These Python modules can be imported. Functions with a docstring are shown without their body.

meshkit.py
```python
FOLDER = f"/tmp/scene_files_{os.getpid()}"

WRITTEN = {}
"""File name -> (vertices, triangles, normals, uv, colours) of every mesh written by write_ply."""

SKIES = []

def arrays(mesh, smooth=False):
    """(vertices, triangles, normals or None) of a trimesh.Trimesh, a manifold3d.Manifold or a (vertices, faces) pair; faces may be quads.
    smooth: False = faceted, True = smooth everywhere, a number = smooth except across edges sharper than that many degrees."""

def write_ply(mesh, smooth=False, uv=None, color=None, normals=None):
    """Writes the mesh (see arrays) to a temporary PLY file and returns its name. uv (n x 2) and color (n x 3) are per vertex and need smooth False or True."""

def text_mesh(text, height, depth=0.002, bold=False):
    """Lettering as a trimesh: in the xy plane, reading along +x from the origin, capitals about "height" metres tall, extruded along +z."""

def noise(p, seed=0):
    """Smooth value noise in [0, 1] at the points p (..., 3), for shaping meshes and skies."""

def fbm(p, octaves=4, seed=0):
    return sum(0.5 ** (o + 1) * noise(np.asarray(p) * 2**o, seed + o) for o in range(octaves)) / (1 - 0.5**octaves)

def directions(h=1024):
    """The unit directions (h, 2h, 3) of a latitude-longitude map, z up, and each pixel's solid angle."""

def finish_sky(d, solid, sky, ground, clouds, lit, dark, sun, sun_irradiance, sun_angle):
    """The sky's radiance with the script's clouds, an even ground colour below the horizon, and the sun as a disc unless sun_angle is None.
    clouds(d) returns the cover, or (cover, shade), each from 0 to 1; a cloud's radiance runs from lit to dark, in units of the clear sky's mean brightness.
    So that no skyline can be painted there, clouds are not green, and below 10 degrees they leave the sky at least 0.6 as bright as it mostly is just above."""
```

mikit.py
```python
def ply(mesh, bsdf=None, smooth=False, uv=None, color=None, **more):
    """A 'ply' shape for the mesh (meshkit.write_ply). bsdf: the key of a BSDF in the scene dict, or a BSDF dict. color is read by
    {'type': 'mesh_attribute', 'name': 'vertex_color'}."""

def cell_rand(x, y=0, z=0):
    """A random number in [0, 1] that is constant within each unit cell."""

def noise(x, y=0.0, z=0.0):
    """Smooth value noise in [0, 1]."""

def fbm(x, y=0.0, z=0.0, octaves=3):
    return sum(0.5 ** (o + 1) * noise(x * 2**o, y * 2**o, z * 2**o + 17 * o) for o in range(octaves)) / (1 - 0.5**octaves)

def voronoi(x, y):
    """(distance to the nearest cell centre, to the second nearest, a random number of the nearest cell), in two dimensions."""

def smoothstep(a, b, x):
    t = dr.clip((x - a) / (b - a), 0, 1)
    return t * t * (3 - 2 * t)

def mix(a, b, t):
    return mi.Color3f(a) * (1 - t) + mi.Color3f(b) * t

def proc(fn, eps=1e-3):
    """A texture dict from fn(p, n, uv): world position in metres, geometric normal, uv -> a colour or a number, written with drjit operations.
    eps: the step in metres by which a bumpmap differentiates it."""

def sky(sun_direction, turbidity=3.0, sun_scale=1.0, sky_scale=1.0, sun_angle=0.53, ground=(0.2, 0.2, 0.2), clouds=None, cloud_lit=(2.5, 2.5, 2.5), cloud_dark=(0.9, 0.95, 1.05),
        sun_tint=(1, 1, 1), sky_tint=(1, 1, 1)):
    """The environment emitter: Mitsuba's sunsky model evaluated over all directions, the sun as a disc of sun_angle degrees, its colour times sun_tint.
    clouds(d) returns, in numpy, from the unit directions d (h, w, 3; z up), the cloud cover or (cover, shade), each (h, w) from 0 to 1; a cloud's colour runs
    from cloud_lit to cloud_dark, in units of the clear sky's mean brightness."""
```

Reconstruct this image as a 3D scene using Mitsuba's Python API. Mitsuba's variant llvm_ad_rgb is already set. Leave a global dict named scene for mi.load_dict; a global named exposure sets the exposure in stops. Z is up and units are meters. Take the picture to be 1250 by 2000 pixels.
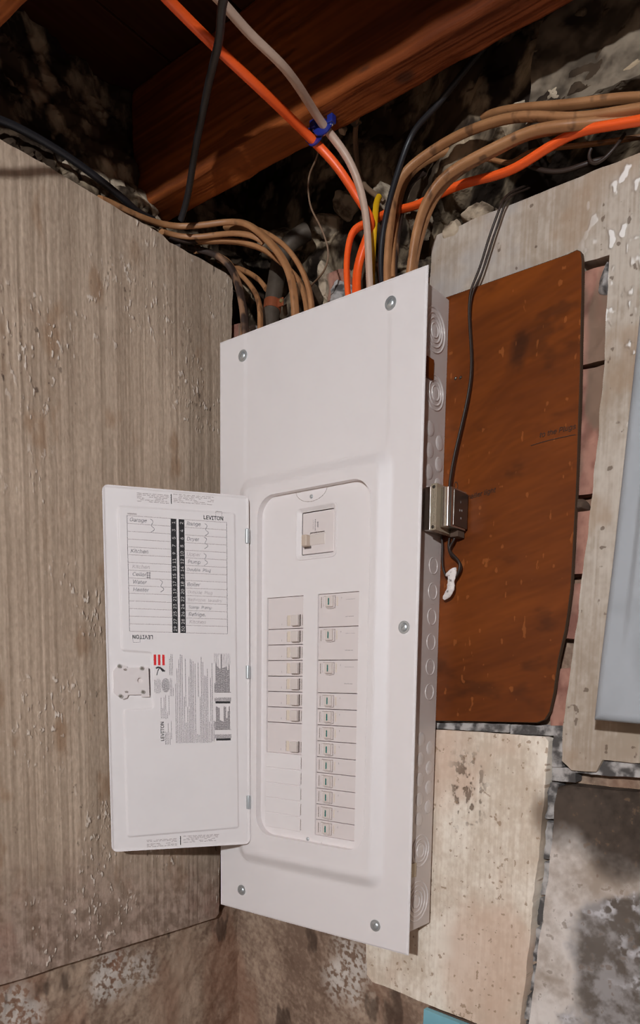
import math
import numpy as np
import trimesh
import manifold3d as m3
import shapely
import shapely.geometry as sg
import drjit as dr
import mitsuba as mi
import mikit
import meshkit
from mikit import proc, fbm, noise, voronoi, smoothstep, mix, cell_rand

T = mi.ScalarTransform4f
scene, labels = {}, {}

# ---------------------------------------------------------------- camera, light, exposure
# metres; x along the panel wall, y into that wall, z up, origin at the lower left corner of the panel cover
exposure = 0.95
CAM = np.array([0.98233493, -0.93959281, 0.40417344])
R_RIGHT = np.array([0.0, 0.0, 0.0])
FOCAL, PPX, PPY = 1486.939, 637.152, 1507.886          # pixels of a 1250 x 2000 frame
RV = np.array([1.6131045, 0.5733944, -0.4879713])


def rodrigues(v):
    a = np.linalg.norm(v)
    k = v / a
    K = np.array([[0, -k[2], k[1]], [k[2], 0, -k[0]], [-k[1], k[0], 0]])
    return np.eye(3) + math.sin(a) * K + (1 - math.cos(a)) * K @ K


RC = rodrigues(RV)                                       # rows: right, down, forward
scene['camera'] = {
    'type': 'perspective', 'fov_axis': 'x', 'fov': math.degrees(2 * math.atan(625 / FOCAL)),
    'near_clip': 0.01, 'far_clip': 50,
    'principal_point_offset_x': 0.5 - PPX / 1250, 'principal_point_offset_y': 0.5 - PPY / 2000,
    'to_world': T().look_at(origin=CAM.tolist(), target=(CAM + RC[2]).tolist(), up=(-RC[1]).tolist()),
}
LAMP = np.array([1.48, -2.45, 0.95])                      # a bare bulb hanging below the joists, behind the photographer
LAMP_RADIANCE = (2140, 2230, 2320)
LAMP_RADIUS = 0.035


def lin(r, g, b):
    return [((c / 255) / 12.92 if c / 255 < 0.04045 else ((c / 255 + 0.055) / 1.055) ** 2.4) for c in (r, g, b)]


# ---------------------------------------------------------------- materials
def bsdf(name, color, rough=0.6, metal=0.0, spec=0.5, coat=0.0, bump=None, bump_scale=1.0, eps=1e-3, sheen=0.0):
    b = {'type': 'principled', 'roughness': rough, 'metallic': metal, 'specular': spec,
         'base_color': proc(color) if callable(color) else {'type': 'rgb', 'value': list(color)}}
    if callable(rough):
        b['roughness'] = proc(rough)
    if coat:
        b['clearcoat'] = coat
        b['clearcoat_gloss'] = 0.85
    if bump is not None:
        b = {'type': 'bumpmap', 'tex': proc(bump, eps), 'scale': bump_scale, 'nested': b}
    scene[name] = {'type': 'twosided', 'bsdf': b}
    return name


def c3(c):
    return mi.Color3f(*c)


def white_paint(p, n, uv):
    d = smoothstep(0.60, 0.80, fbm(p.x * 9, p.y * 9, p.z * 9 + 4, 4))
    return mix(lin(220, 213, 211), lin(203, 197, 196), d * 0.12)


def slab_left(p, n, uv):
    streak = fbm(p.y * 190, p.z * 2.2, 3.0, 3)
    wide = fbm(p.y * 30, p.z * 0.8, 1.0, 3)
    grit = fbm(p.y * 260, p.z * 150, 5.0, 3)
    cloud = fbm(p.y * 6, p.z * 6, 7.0, 4)
    col = mix(lin(164, 142, 122), lin(204, 182, 160), smoothstep(0.2, 0.8, streak * 0.40 + wide * 0.22 + grit * 0.23 + cloud * 0.15))
    stripe = smoothstep(0.46, 0.66, fbm(p.y * 170, p.z * 1.6, 14.0, 3))
    col = mix(col, lin(112, 92, 74), stripe * 0.24)
    rust = smoothstep(0.62, 0.80, fbm(p.y * 26 + 3, p.z * 13, 8.0, 4))
    col = mix(col, lin(142, 104, 72), rust * 0.5)
    low = smoothstep(0.24, 0.02, p.z + 0.12 * fbm(p.y * 7, p.z * 7, 2.0, 3))
    grime = fbm(p.y * 74 + p.z * 41, p.z * 66 - p.y * 37, 5.0, 5)
    lowcol = mix(lin(124, 102, 88), lin(170, 146, 132), smoothstep(0.25, 0.75, grime))
    lowcol = mix(lowcol, lin(138, 96, 84), smoothstep(0.5, 0.72, fbm(p.y * 16, p.z * 16, 9.0, 4)) * 0.5)
    col = mix(col, lowcol, low * 0.85)
    dark = smoothstep(0.74, 0.86, fbm(p.y * 110, p.z * 60, 31.0, 4)) * smoothstep(0.45, 0.62, fbm(p.y * 7 + 3, p.z * 6, 27.0, 3))
    col = mix(col, lin(82, 66, 54), dark * 0.8)
    fleck = smoothstep(0.68, 0.80, fbm(p.y * 190, p.z * 95, 12.0, 3)) * smoothstep(0.54, 0.68, fbm(p.y * 10, p.z * 8, 21.0, 3))
    return mix(col, lin(222, 208, 194), fleck * 0.9)


def slab_left_bump(p, n, uv):
    fleck = smoothstep(0.64, 0.80, fbm(p.y * 190, p.z * 95, 12.0, 3)) * smoothstep(0.54, 0.68, fbm(p.y * 10, p.z * 8, 21.0, 3))
    return 0.55 * fbm(p.y * 190, p.z * 2.2, 3.0, 3) + 0.4 * fbm(p.y * 30, p.z * 0.8, 1.0, 3) + 0.45 * fbm(p.y * 220, p.z * 120, 5.0, 3) + 0.8 * fleck


def plaster(p, n, uv):
    streak = fbm(p.x * 360, p.z * 9, 3.0, 2)
    cloud = fbm(p.x * 9, p.z * 9, 5.0, 5)
    grit = fbm(p.x * 160, p.z * 120, 6.0, 3)
    col = mix(lin(158, 141, 124), lin(190, 178, 165), smoothstep(0.3, 0.7, streak * 0.2 + cloud * 0.6 + grit * 0.2))
    grey = smoothstep(0.50, 0.68, fbm(p.x * 9 + 7, p.z * 9, 11.0, 4)) * smoothstep(0.80, 0.95, p.z)
    col = mix(col, lin(160, 155, 153), grey * 0.75)
    tan = smoothstep(0.55, 0.75, fbm(p.x * 16, p.z * 12, 17.0, 4))
    col = mix(col, lin(158, 130, 104), tan * 0.5)
    drip = smoothstep(0.66, 0.72, fbm(p.x * 75, p.z * 40, 23.0, 3)) * smoothstep(0.56, 0.62, p.x) * smoothstep(0.70, 0.80, p.z)
    col = mix(col, lin(232, 226, 220), drip)
    dark = smoothstep(0.775, 0.83, fbm(p.x * 90, p.z * 80, 37.0, 3))
    return mix(col, lin(92, 74, 60), dark * 0.7)


def plaster_bump(p, n, uv):
    drip = smoothstep(0.60, 0.72, fbm(p.x * 75, p.z * 40, 23.0, 3)) * smoothstep(0.56, 0.62, p.x) * smoothstep(0.70, 0.80, p.z)
    return 0.25 * fbm(p.x * 360, p.z * 9, 3.0, 2) + 0.6 * fbm(p.x * 70, p.z * 50, 5.0, 4) + 1.2 * drip


def slab_right(p, n, uv):
    streak = fbm(p.x * 300, p.z * 9, 3.0, 2)
    cloud = fbm(p.x * 12, p.z * 10, 41.0, 5)
    grit = fbm(p.x * 170, p.z * 130, 6.0, 3)
    col = mix(lin(200, 182, 162), lin(236, 224, 208), smoothstep(0.3, 0.7, streak * 0.16 + cloud * 0.6 + grit * 0.24))
    pink = smoothstep(0.45, 0.70, fbm(p.x * 8, p.z * 6, 47.0, 4))
    col = mix(col, lin(204, 172, 150), pink * 0.6)
    r = dr.sqrt(dr.square((p.x - 0.437) / 0.030) + dr.square((p.z - 0.245) / 0.055))
    chips = smoothstep(0.58, 0.66, fbm(p.x * 150, p.z * 110, 43.0, 3)) * smoothstep(1.5, 0.5, r)
    col = mix(col, lin(112, 92, 76), chips * 0.85)
    scuff = smoothstep(1.1, 0.1, dr.sqrt(dr.square((p.x - 0.557) / 0.020) + dr.square((p.z - 0.222) / 0.048)) + 0.5 * (fbm(p.x * 60, p.z * 40, 3.0, 3) - 0.5))
    col = mix(col, lin(112, 92, 76), scuff * 0.8)
    speck = smoothstep(0.74, 0.80, fbm(p.x * 150, p.z * 130, 53.0, 3))
    return mix(col, lin(150, 122, 98), speck * 0.7)


def slab_right_bump(p, n, uv):
    r = dr.sqrt(dr.square((p.x - 0.437) / 0.030) + dr.square((p.z - 0.245) / 0.055))
    chips = smoothstep(0.54, 0.66, fbm(p.x * 150, p.z * 110, 43.0, 3)) * smoothstep(1.5, 0.5, r)
    return 0.2 * fbm(p.x * 300, p.z * 9, 3.0, 2) + 0.5 * fbm(p.x * 80, p.z * 60, 5.0, 4) - 1.2 * chips


def stone_block(p, n, uv):
    f = fbm(p.x * 14, p.z * 14, 3.0, 5)
    fine = fbm(p.x * 120, p.z * 110, 7.0, 4)
    col = mix(lin(160, 144, 130), lin(214, 204, 196), smoothstep(0.3, 0.7, f * 0.8 + fine * 0.2))
    top = 0.182 - 0.030 * smoothstep(0.60, 0.68, p.x) + 0.05 * (f - 0.5)
    band = smoothstep(top - 0.022, top + 0.022, p.z)
    col = mix(col, mix(lin(32, 21, 13), lin(60, 44, 31), smoothstep(0.3, 0.75, f * 0.7 + fine * 0.3)), band * 0.94)
    d = p.x - 0.628 - 0.10 * smoothstep(0.10, 0.16, p.z) + 0.13 * (f - 0.5) + 0.02 * (fine - 0.5)
    dirt = smoothstep(-0.012, 0.026, d) * (1 - band)
    dirtcol = mix(lin(84, 74, 66), lin(140, 134, 132), smoothstep(0.38, 0.62, fbm(p.x * 36, p.z * 30, 29.0, 4) * 0.65 + fine * 0.35))
    dirtcol = mix(dirtcol, lin(196, 192, 194), smoothstep(0.54, 0.66, fbm(p.x * 22, p.z * 22, 33.0, 4)) * smoothstep(0.38, 0.58, fine) * 0.8)
    col = mix(col, dirtcol, dirt * 0.92)
    return mix(col, lin(110, 88, 68), smoothstep(0.70, 0.80, fine) * 0.5)


def rough_wall(p, n, uv):
    q = p.x + p.y
    f = fbm(q * 9, p.z * 5, 3.0, 5)
    fine = fbm(q * 150 + p.z * 83, p.z * 128 - q * 71, 9.0, 4)
    col = mix(lin(120, 97, 82), lin(172, 148, 128), smoothstep(0.3, 0.7, f * 0.65 + fine * 0.35))
    red = smoothstep(0.50, 0.70, fbm(q * 12 + 5, p.z * 4, 15.0, 4))
    col = mix(col, lin(140, 102, 82), red * 0.55)
    def patch(u, u0, z0, ru, rz):
        return smoothstep(1.25, 0.35, dr.sqrt(dr.square((u - u0) / ru) + dr.square((p.z - z0) / rz)) + 1.1 * (fbm(q * 22, p.z * 22, 19.0, 4) - 0.5))

    right = patch(p.x, 0.205, -0.110, 0.060, 0.085)
    left = dr.maximum(patch(p.y, -0.345, -0.105, 0.045, 0.040), patch(p.y, -0.165, -0.105, 0.075, 0.045))
    salt = dr.select(p.y > 0.06, right, left) * smoothstep(0.36, 0.58, fine)
    col = mix(col, lin(206, 197, 188), salt * 0.75)
    col = mix(col, lin(62, 48, 40), smoothstep(0.66, 0.78, fbm(q * 30, p.z * 12, 25.0, 4)) * 0.7)
    return mix(col, masonry(p, n, uv), smoothstep(1.02, 1.06, p.z))


def masonry(p, n, uv):
    q = p.x + p.y
    f = fbm(q * 16, p.z * 16, 3.0 + p.y * 5, 4)
    col = mix(lin(40, 31, 25), lin(78, 63, 49), smoothstep(0.35, 0.7, f))
    mort = smoothstep(0.46, 0.74, fbm(q * 34 + 3 + p.z * 11, p.z * 32 - q * 9, 9.0 + p.y * 9, 5))
    return mix(col, lin(184, 163, 136), mort * 0.85)


def mortar_light(p, n, uv):
    f = fbm(p.x * 60, p.y * 60, p.z * 60, 4)
    return mix(lin(88, 74, 60), lin(182, 164, 142), smoothstep(0.3, 0.62, f))


def mortar_grey(p, n, uv):
    f = fbm(p.x * 70, p.z * 70, 3.0, 4)
    return mix(lin(82, 78, 76), lin(176, 170, 166), smoothstep(0.32, 0.68, f))


def brick_pink(p, n, uv):
    f = fbm(p.x * 60, p.z * 40, p.y * 40, 4)
    col = mix(lin(134, 90, 78), lin(172, 126, 109), smoothstep(0.3, 0.7, f))
    gre = smoothstep(0.5, 0.68, fbm(p.x * 40 + 4, p.z * 9, 7.0, 3))
    return mix(col, lin(122, 102, 86), gre * 0.85)


def joist_wood(p, n, uv):
    g = fbm(p.x * 4, p.y * 150, p.z * 150, 3)
    w = fbm(p.x * 3, p.y * 26, p.z * 26, 3)
    col = mix(lin(100, 46, 14), lin(154, 80, 30), smoothstep(0.25, 0.75, g * 0.5 + w * 0.5))
    darker_right = smoothstep(0.12, 0.46, p.x + 0.16 * (fbm(p.x * 9, p.y * 30, p.z * 30, 3) - 0.5))  # wood tone gets darker towards the right end
    col = mix(col, col * mi.Color3f(0.50, 0.42, 0.42), darker_right)
    k = dr.sqrt(dr.square((p.x - 0.375) / 0.016) + dr.square((p.y + 0.026) / 0.011))
    col = mix(col, lin(58, 30, 16), smoothstep(1.2, 0.4, k) * 0.8)
    return mix(col, lin(62, 34, 18), smoothstep(0.66, 0.78, fbm(p.x * 12, p.y * 40, p.z * 40, 4)) * 0.7)


def joist_bump(p, n, uv):
    return fbm(p.x * 5, p.y * 160, p.z * 160, 3) + 0.6 * fbm(p.x * 30, p.y * 40, p.z * 40, 3)


def plank_wood(p, n, uv):
    g = fbm(p.x * 130, p.y * 3, cell_rand(dr.floor((p.x + 0.363) / 0.155)) * 9, 3)
    v = cell_rand(dr.floor((p.x + 0.363) / 0.155), 5)
    return mix(lin(48, 20, 8), lin(86, 42, 16), g * 0.7 + v * 0.3)


def plywood(p, n, uv):
    warp = fbm(p.x * 4, p.z * 4, 3.0, 3)
    g = fbm(p.x * 5 + warp * 1.2, p.z * 26 + warp * 4 - p.x * 9, 5.0, 4)
    fine = fbm(p.x * 30, p.z * 200 - p.x * 50, 6.0, 2)
    col = mix(lin(88, 40, 10), lin(124, 61, 17), smoothstep(0.25, 0.75, g * 0.45 + warp * 0.43 + fine * 0.12))
    blot = dr.sqrt(dr.square((p.x - 0.497 - 0.25 * (p.z - 0.864)) / 0.013) + dr.square((p.z - 0.864) / 0.024))
    col = mix(col, lin(42, 22, 12), smoothstep(1.6, 0.3, blot + 0.9 * (fbm(p.x * 70, p.z * 50, 4.0, 3) - 0.5)) * 0.7)
    dark = smoothstep(0.62, 0.80, fbm(p.x * 18, p.z * 30, 15.0, 4))
    col = mix(col, lin(58, 28, 10), dark * 0.5)
    nick = smoothstep(0.785, 0.83, fbm(p.x * 130, p.z * 60, 19.0, 3))
    return mix(col, lin(176, 104, 52), nick * 0.3)


def tan_sheath(p, n, uv):
    f = fbm(p.x * 40, p.y * 40, p.z * 40, 3)
    col = mix(lin(142, 95, 60), lin(176, 127, 86), f)
    return mix(col, lin(70, 48, 34), smoothstep(0.60, 0.76, fbm(p.x * 70 + 5, p.y * 70, p.z * 30, 3)) * 0.7)


def dark_sheath(p, n, uv):
    f = fbm(p.x * 60, p.y * 60, p.z * 30, 3)
    return mix(lin(58, 44, 38), lin(140, 104, 78), smoothstep(0.52, 0.7, f))


def cabinet_paint(p, n, uv):
    f = smoothstep(0.5, 0.75, fbm(p.x * 14, p.y * 14, p.z * 9, 4))
    return mix(lin(156, 159, 163), lin(132, 135, 138), f * 0.6)


def stone_noise(p, n, uv):
    return fbm(p.x * 60 + p.y * 31, p.z * 60, p.y * 60, 4)


def ply_bump(p, n, uv):
    return fbm(p.x * 30, p.z * 160, 5.0, 3)


PAINT = bsdf('mat_white_paint', white_paint, 0.48, spec=0.35)
BOXPAINT = bsdf('mat_box_paint', lin(190, 178, 172), 0.34, spec=0.5)
RINGPAINT = bsdf('mat_knockout_paint', lin(198, 188, 183), 0.25, spec=0.6)
BREAKER = bsdf('mat_breaker', lin(211, 201, 198), 0.42)
TOGGLE = bsdf('mat_toggle', lin(204, 193, 186), 0.4)
HANDLE = bsdf('mat_main_handle', lin(190, 172, 156), 0.45)
GAP = bsdf('mat_gap', lin(96, 84, 80), 0.9)
SLOT = bsdf('mat_slot', lin(150, 138, 132), 0.8)
GREEN = bsdf('mat_green', lin(14, 98, 92), 0.4)
AMBER = bsdf('mat_amber', lin(208, 194, 178), 0.4)
ZINC = bsdf('mat_zinc', lin(196, 202, 204), 0.35, metal=0.75)
CHROME = bsdf('mat_chrome', lin(205, 205, 200), 0.14, metal=1.0)
STEEL = bsdf('mat_dark_steel', lin(112, 106, 98), 0.32, metal=0.9)
CORE = bsdf('mat_core', lin(176, 160, 138), 0.5, metal=0.35)
BRASS = bsdf('mat_brass', lin(190, 168, 116), 0.4, metal=0.7)
COPPER = bsdf('mat_copper', lin(150, 82, 52), 0.5, metal=0.4)
PIPE = bsdf('mat_pipe', lambda p, n, uv: mix(lin(66, 56, 48), lin(104, 92, 80), fbm(p.x * 50, p.y * 50, p.z * 50, 4)), 0.5, metal=0.3)
INK = bsdf('mat_ink_black', lin(26, 24, 26), 0.7)
INKGREY = bsdf('mat_ink_grey', lin(122, 115, 116), 0.8)
INKLINE = bsdf('mat_ink_line', lin(172, 162, 160), 0.8)
PENCIL = bsdf('mat_pencil', lin(112, 106, 108), 0.8)
INKRED = bsdf('mat_ink_red', lin(206, 30, 30), 0.6)
INKWHITE = bsdf('mat_ink_white', lin(208, 202, 200), 0.6)
MARKER = bsdf('mat_marker', lin(52, 28, 16), 0.7)
ORANGE = bsdf('mat_orange_sheath', lin(240, 92, 34), 0.42)
WHITESH = bsdf('mat_white_sheath', lin(184, 156, 138), 0.45)
BLACKSH = bsdf('mat_black_sheath', lin(34, 33, 36), 0.42)
THINBLACK = bsdf('mat_bell_wire', lin(46, 34, 28), 0.5)
YELLOW = bsdf('mat_yellow_sheath', lin(226, 172, 26), 0.45)
TAN = bsdf('mat_tan_sheath', tan_sheath, 0.5)
DARKSH = bsdf('mat_dark_sheath', dark_sheath, 0.55)
GREYW = bsdf('mat_grey_wire', lin(120, 96, 76), 0.6)
BLUEP = bsdf('mat_blue_plastic', lin(26, 40, 118), 0.25, coat=0.5)
TAPE = bsdf('mat_tape', lambda p, n, uv: mix(lin(226, 216, 210), lin(150, 138, 134), smoothstep(0.62, 0.74, fbm(p.x * 200, p.y * 90, p.z * 200, 3))), 0.8)
CABINET = bsdf('mat_cabinet', cabinet_paint, 0.45)
BLUEBOARD = bsdf('mat_blue_board', lambda p, n, uv: mix(lin(132, 186, 198), lin(100, 150, 164), fbm(p.x * 20, p.z * 20, 3.0, 3)), 0.6)
DIRT = bsdf('mat_dirt', lin(84, 66, 54), 0.95)
SLABL = bsdf('mat_slab_left', slab_left, 0.85, spec=0.3, bump=slab_left_bump, bump_scale=0.0022)
PLASTER = bsdf('mat_plaster', plaster, 0.85, spec=0.3, bump=plaster_bump, bump_scale=0.002)
SLABR = bsdf('mat_slab_right', slab_right, 0.85, spec=0.3, bump=slab_right_bump, bump_scale=0.002)
STONE = bsdf('mat_stone_block', stone_block, 0.9, spec=0.25, bump=stone_noise, bump_scale=0.003)
ROUGH = bsdf('mat_rough_wall', rough_wall, 0.92, spec=0.2, bump=stone_noise, bump_scale=0.004)
MASONRY = bsdf('mat_masonry', masonry, 0.95, spec=0.2, bump=stone_noise, bump_scale=0.006)
MORTAR = bsdf('mat_mortar_light', mortar_light, 0.95, spec=0.2, bump=stone_noise, bump_scale=0.004)
MORTARG = bsdf('mat_mortar_grey', mortar_grey, 0.95, spec=0.2, bump=stone_noise, bump_scale=0.003)
BRICK = bsdf('mat_brick', brick_pink, 0.9, spec=0.2, bump=stone_noise, bump_scale=0.002)
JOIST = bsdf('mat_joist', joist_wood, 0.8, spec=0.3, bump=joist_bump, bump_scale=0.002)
PLANK = bsdf('mat_plank', plank_wood, 0.85, spec=0.25)
PLY = bsdf('mat_plywood', plywood, 0.5, spec=0.2, bump=ply_bump, bump_scale=0.0004)
PLYEDGE = bsdf('mat_ply_edge', lin(70, 50, 34), 0.9)
OVERHANG = bsdf('mat_overhang', lambda p, n, uv: mix(lin(74, 64, 54), lin(132, 118, 102), smoothstep(0.3, 0.68, fbm(p.x * 40, p.y * 40, p.z * 40, 4))), 0.95, spec=0.2, bump=stone_noise, bump_scale=0.004)
CONCRETE = bsdf('mat_concrete', lin(104, 96, 90), 0.9)


# ---------------------------------------------------------------- mesh helpers
def key_for(name):
    if name not in scene and not any(k.startswith(name + '__') for k in scene) and name not in labels:
        return name
    i = 1
    while f'{name}_{i:03d}' in scene or any(k.startswith(f'{name}_{i:03d}__') for k in scene) or f'{name}_{i:03d}' in labels:
        i += 1
    return f'{name}_{i:03d}'


def obj(name, mesh, mat, parent=None, smooth=False, label=None, kind=None, cat=None, group=None, **more):
    k = key_for(f'{parent}__{name}' if parent else name)
    scene[k] = mesh if isinstance(mesh, dict) else mikit.ply(mesh, mat, smooth=smooth, **more)
    tag(k, label, cat, group, kind)
    return k


def tag(k, label=None, cat=None, group=None, kind=None):
    d = {n: v for n, v in (('label', label), ('category', cat), ('group', group), ('kind', kind)) if v}
    if d:
        labels.setdefault(k, {}).update(d)


def thing(name, label, cat, group=None):
    k = key_for(name)
    labels[k] = {'label': label, 'category': cat}
    if group:
        labels[k]['group'] = group
    return k


def cat_(ms):
    return trimesh.util.concatenate([tri(m) for m in ms])


def tri(m):
    if isinstance(m, m3.Manifold):
        t = m.to_mesh()
        return trimesh.Trimesh(t.vert_properties[:, :3], t.tri_verts, process=False)
    return m


def box(x0, x1, y0, y1, z0, z1):
    b = trimesh.creation.box((x1 - x0, y1 - y0, z1 - z0))
    b.apply_translation(((x0 + x1) / 2, (y0 + y1) / 2, (z0 + z1) / 2))
    return b


def mbox(x0, x1, y0, y1, z0, z1):
    return m3.Manifold.cube((x1 - x0, y1 - y0, z1 - z0)).translate((x0, y0, z0))


def rbox(x0, x1, y0, y1, z0, z1, r=0.001, seg=8):
    s = m3.Manifold.sphere(r, seg)
    return tri(m3.Manifold.batch_hull([s.translate((x, y, z)) for x in (x0 + r, x1 - r) for y in (y0 + r, y1 - r) for z in (z0 + r, z1 - r)]))


def rrect(x0, x1, y0, y1, r, n=6):
    return sg.box(x0 + r, y0 + r, x1 - r, y1 - r).buffer(r, quad_segs=n)


def prism_y(poly, yfront, yback):
    """A polygon in (x, z) extruded from yfront to yback."""
    m = trimesh.creation.extrude_polygon(poly, yback - yfront, engine='earcut')
    m.apply_transform(np.array([[1, 0, 0, 0], [0, 0, -1, yback], [0, 1, 0, 0], [0, 0, 0, 1.0]]))
    return m


def prism_x(poly, xfront, xback):
    """A polygon in (y, z) extruded from xback to xfront (xfront > xback)."""
    m = trimesh.creation.extrude_polygon(poly, xfront - xback, engine='earcut')
    m.apply_transform(np.array([[0, 0, 1, xback], [1, 0, 0, 0], [0, 1, 0, 0], [0, 0, 0, 1.0]]))
    return m


def frame_y(m):
    """local (right, up, out) on the panel wall -> world, out = -y"""
    m.apply_transform(np.array([[1, 0, 0, 0], [0, 0, -1, 0], [0, 1, 0, 0], [0, 0, 0, 1.0]]))
    return m


def weathered(mesh, size, amp, edge, freq, seed, axis):
    """Refine a prism and push its skin about: amp across the face (axis), edge in the plane of the face."""
    v = np.asarray(mesh.vertices, np.float32)
    man = m3.Manifold(m3.Mesh(v, np.asarray(mesh.faces, np.uint32)))
    if man.is_empty():
        man = m3.Manifold(m3.Mesh(*merge(v, mesh.faces)))
    t = tri(man.refine_to_length(size))
    p = np.array(t.vertices)
    out = p.copy()
    for k in range(3):
        a = amp if k == axis else edge
        out[:, k] += a * 2 * (meshkit.fbm(p * freq + 11.3 * k, 4, seed + k) - 0.5)
    return trimesh.Trimesh(out, t.faces, process=False)


def merge(v, f):
    t = trimesh.Trimesh(v, f, process=True)
    return np.asarray(t.vertices, np.float32), np.asarray(t.faces, np.uint32)


def grid_solid(us, vs, front, back, to3):
    """A closed sheet: front(u, v) and back(u, v) heights over the grid; to3(u, v, h) -> xyz."""
    U, V = np.meshgrid(us, vs, indexing='ij')
    nu, nv = U.shape
    F, B = front(U, V), back(U, V) * np.ones_like(U)
    pts = np.concatenate([to3(U, V, F).reshape(-1, 3), to3(U, V, B).reshape(-1, 3)])
    idx = np.arange(nu * nv).reshape(nu, nv)
    q = np.stack([idx[:-1, :-1], idx[1:, :-1], idx[1:, 1:], idx[:-1, 1:]], -1).reshape(-1, 4)
    N = nu * nv
    faces = [q[:, [0, 1, 2]], q[:, [0, 2, 3]], N + q[:, [0, 2, 1]], N + q[:, [0, 3, 2]]]
    ring = np.concatenate([idx[:-1, 0], idx[-1, :-1], idx[:0:-1, -1], idx[0, :0:-1]])
    nxt = np.roll(ring, -1)
    faces += [np.stack([ring, N + ring, N + nxt], 1), np.stack([ring, N + nxt, nxt], 1)]
    m = trimesh.Trimesh(pts, np.concatenate(faces), process=False)
    if m.volume < 0:
        m.invert()
    return m


def spline(P, n=6):
    from scipy.interpolate import PchipInterpolator, CubicSpline
    P = np.asarray(P, float)
    d = np.r_[0, np.cumsum(np.linalg.norm(np.diff(P, axis=0), axis=1) ** 0.5)]
    f = CubicSpline(d, P)
    t = np.concatenate([np.linspace(d[i], d[i + 1], n, endpoint=False) for i in range(len(d) - 1)] + [[d[-1]]])
    return f(t)


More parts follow.
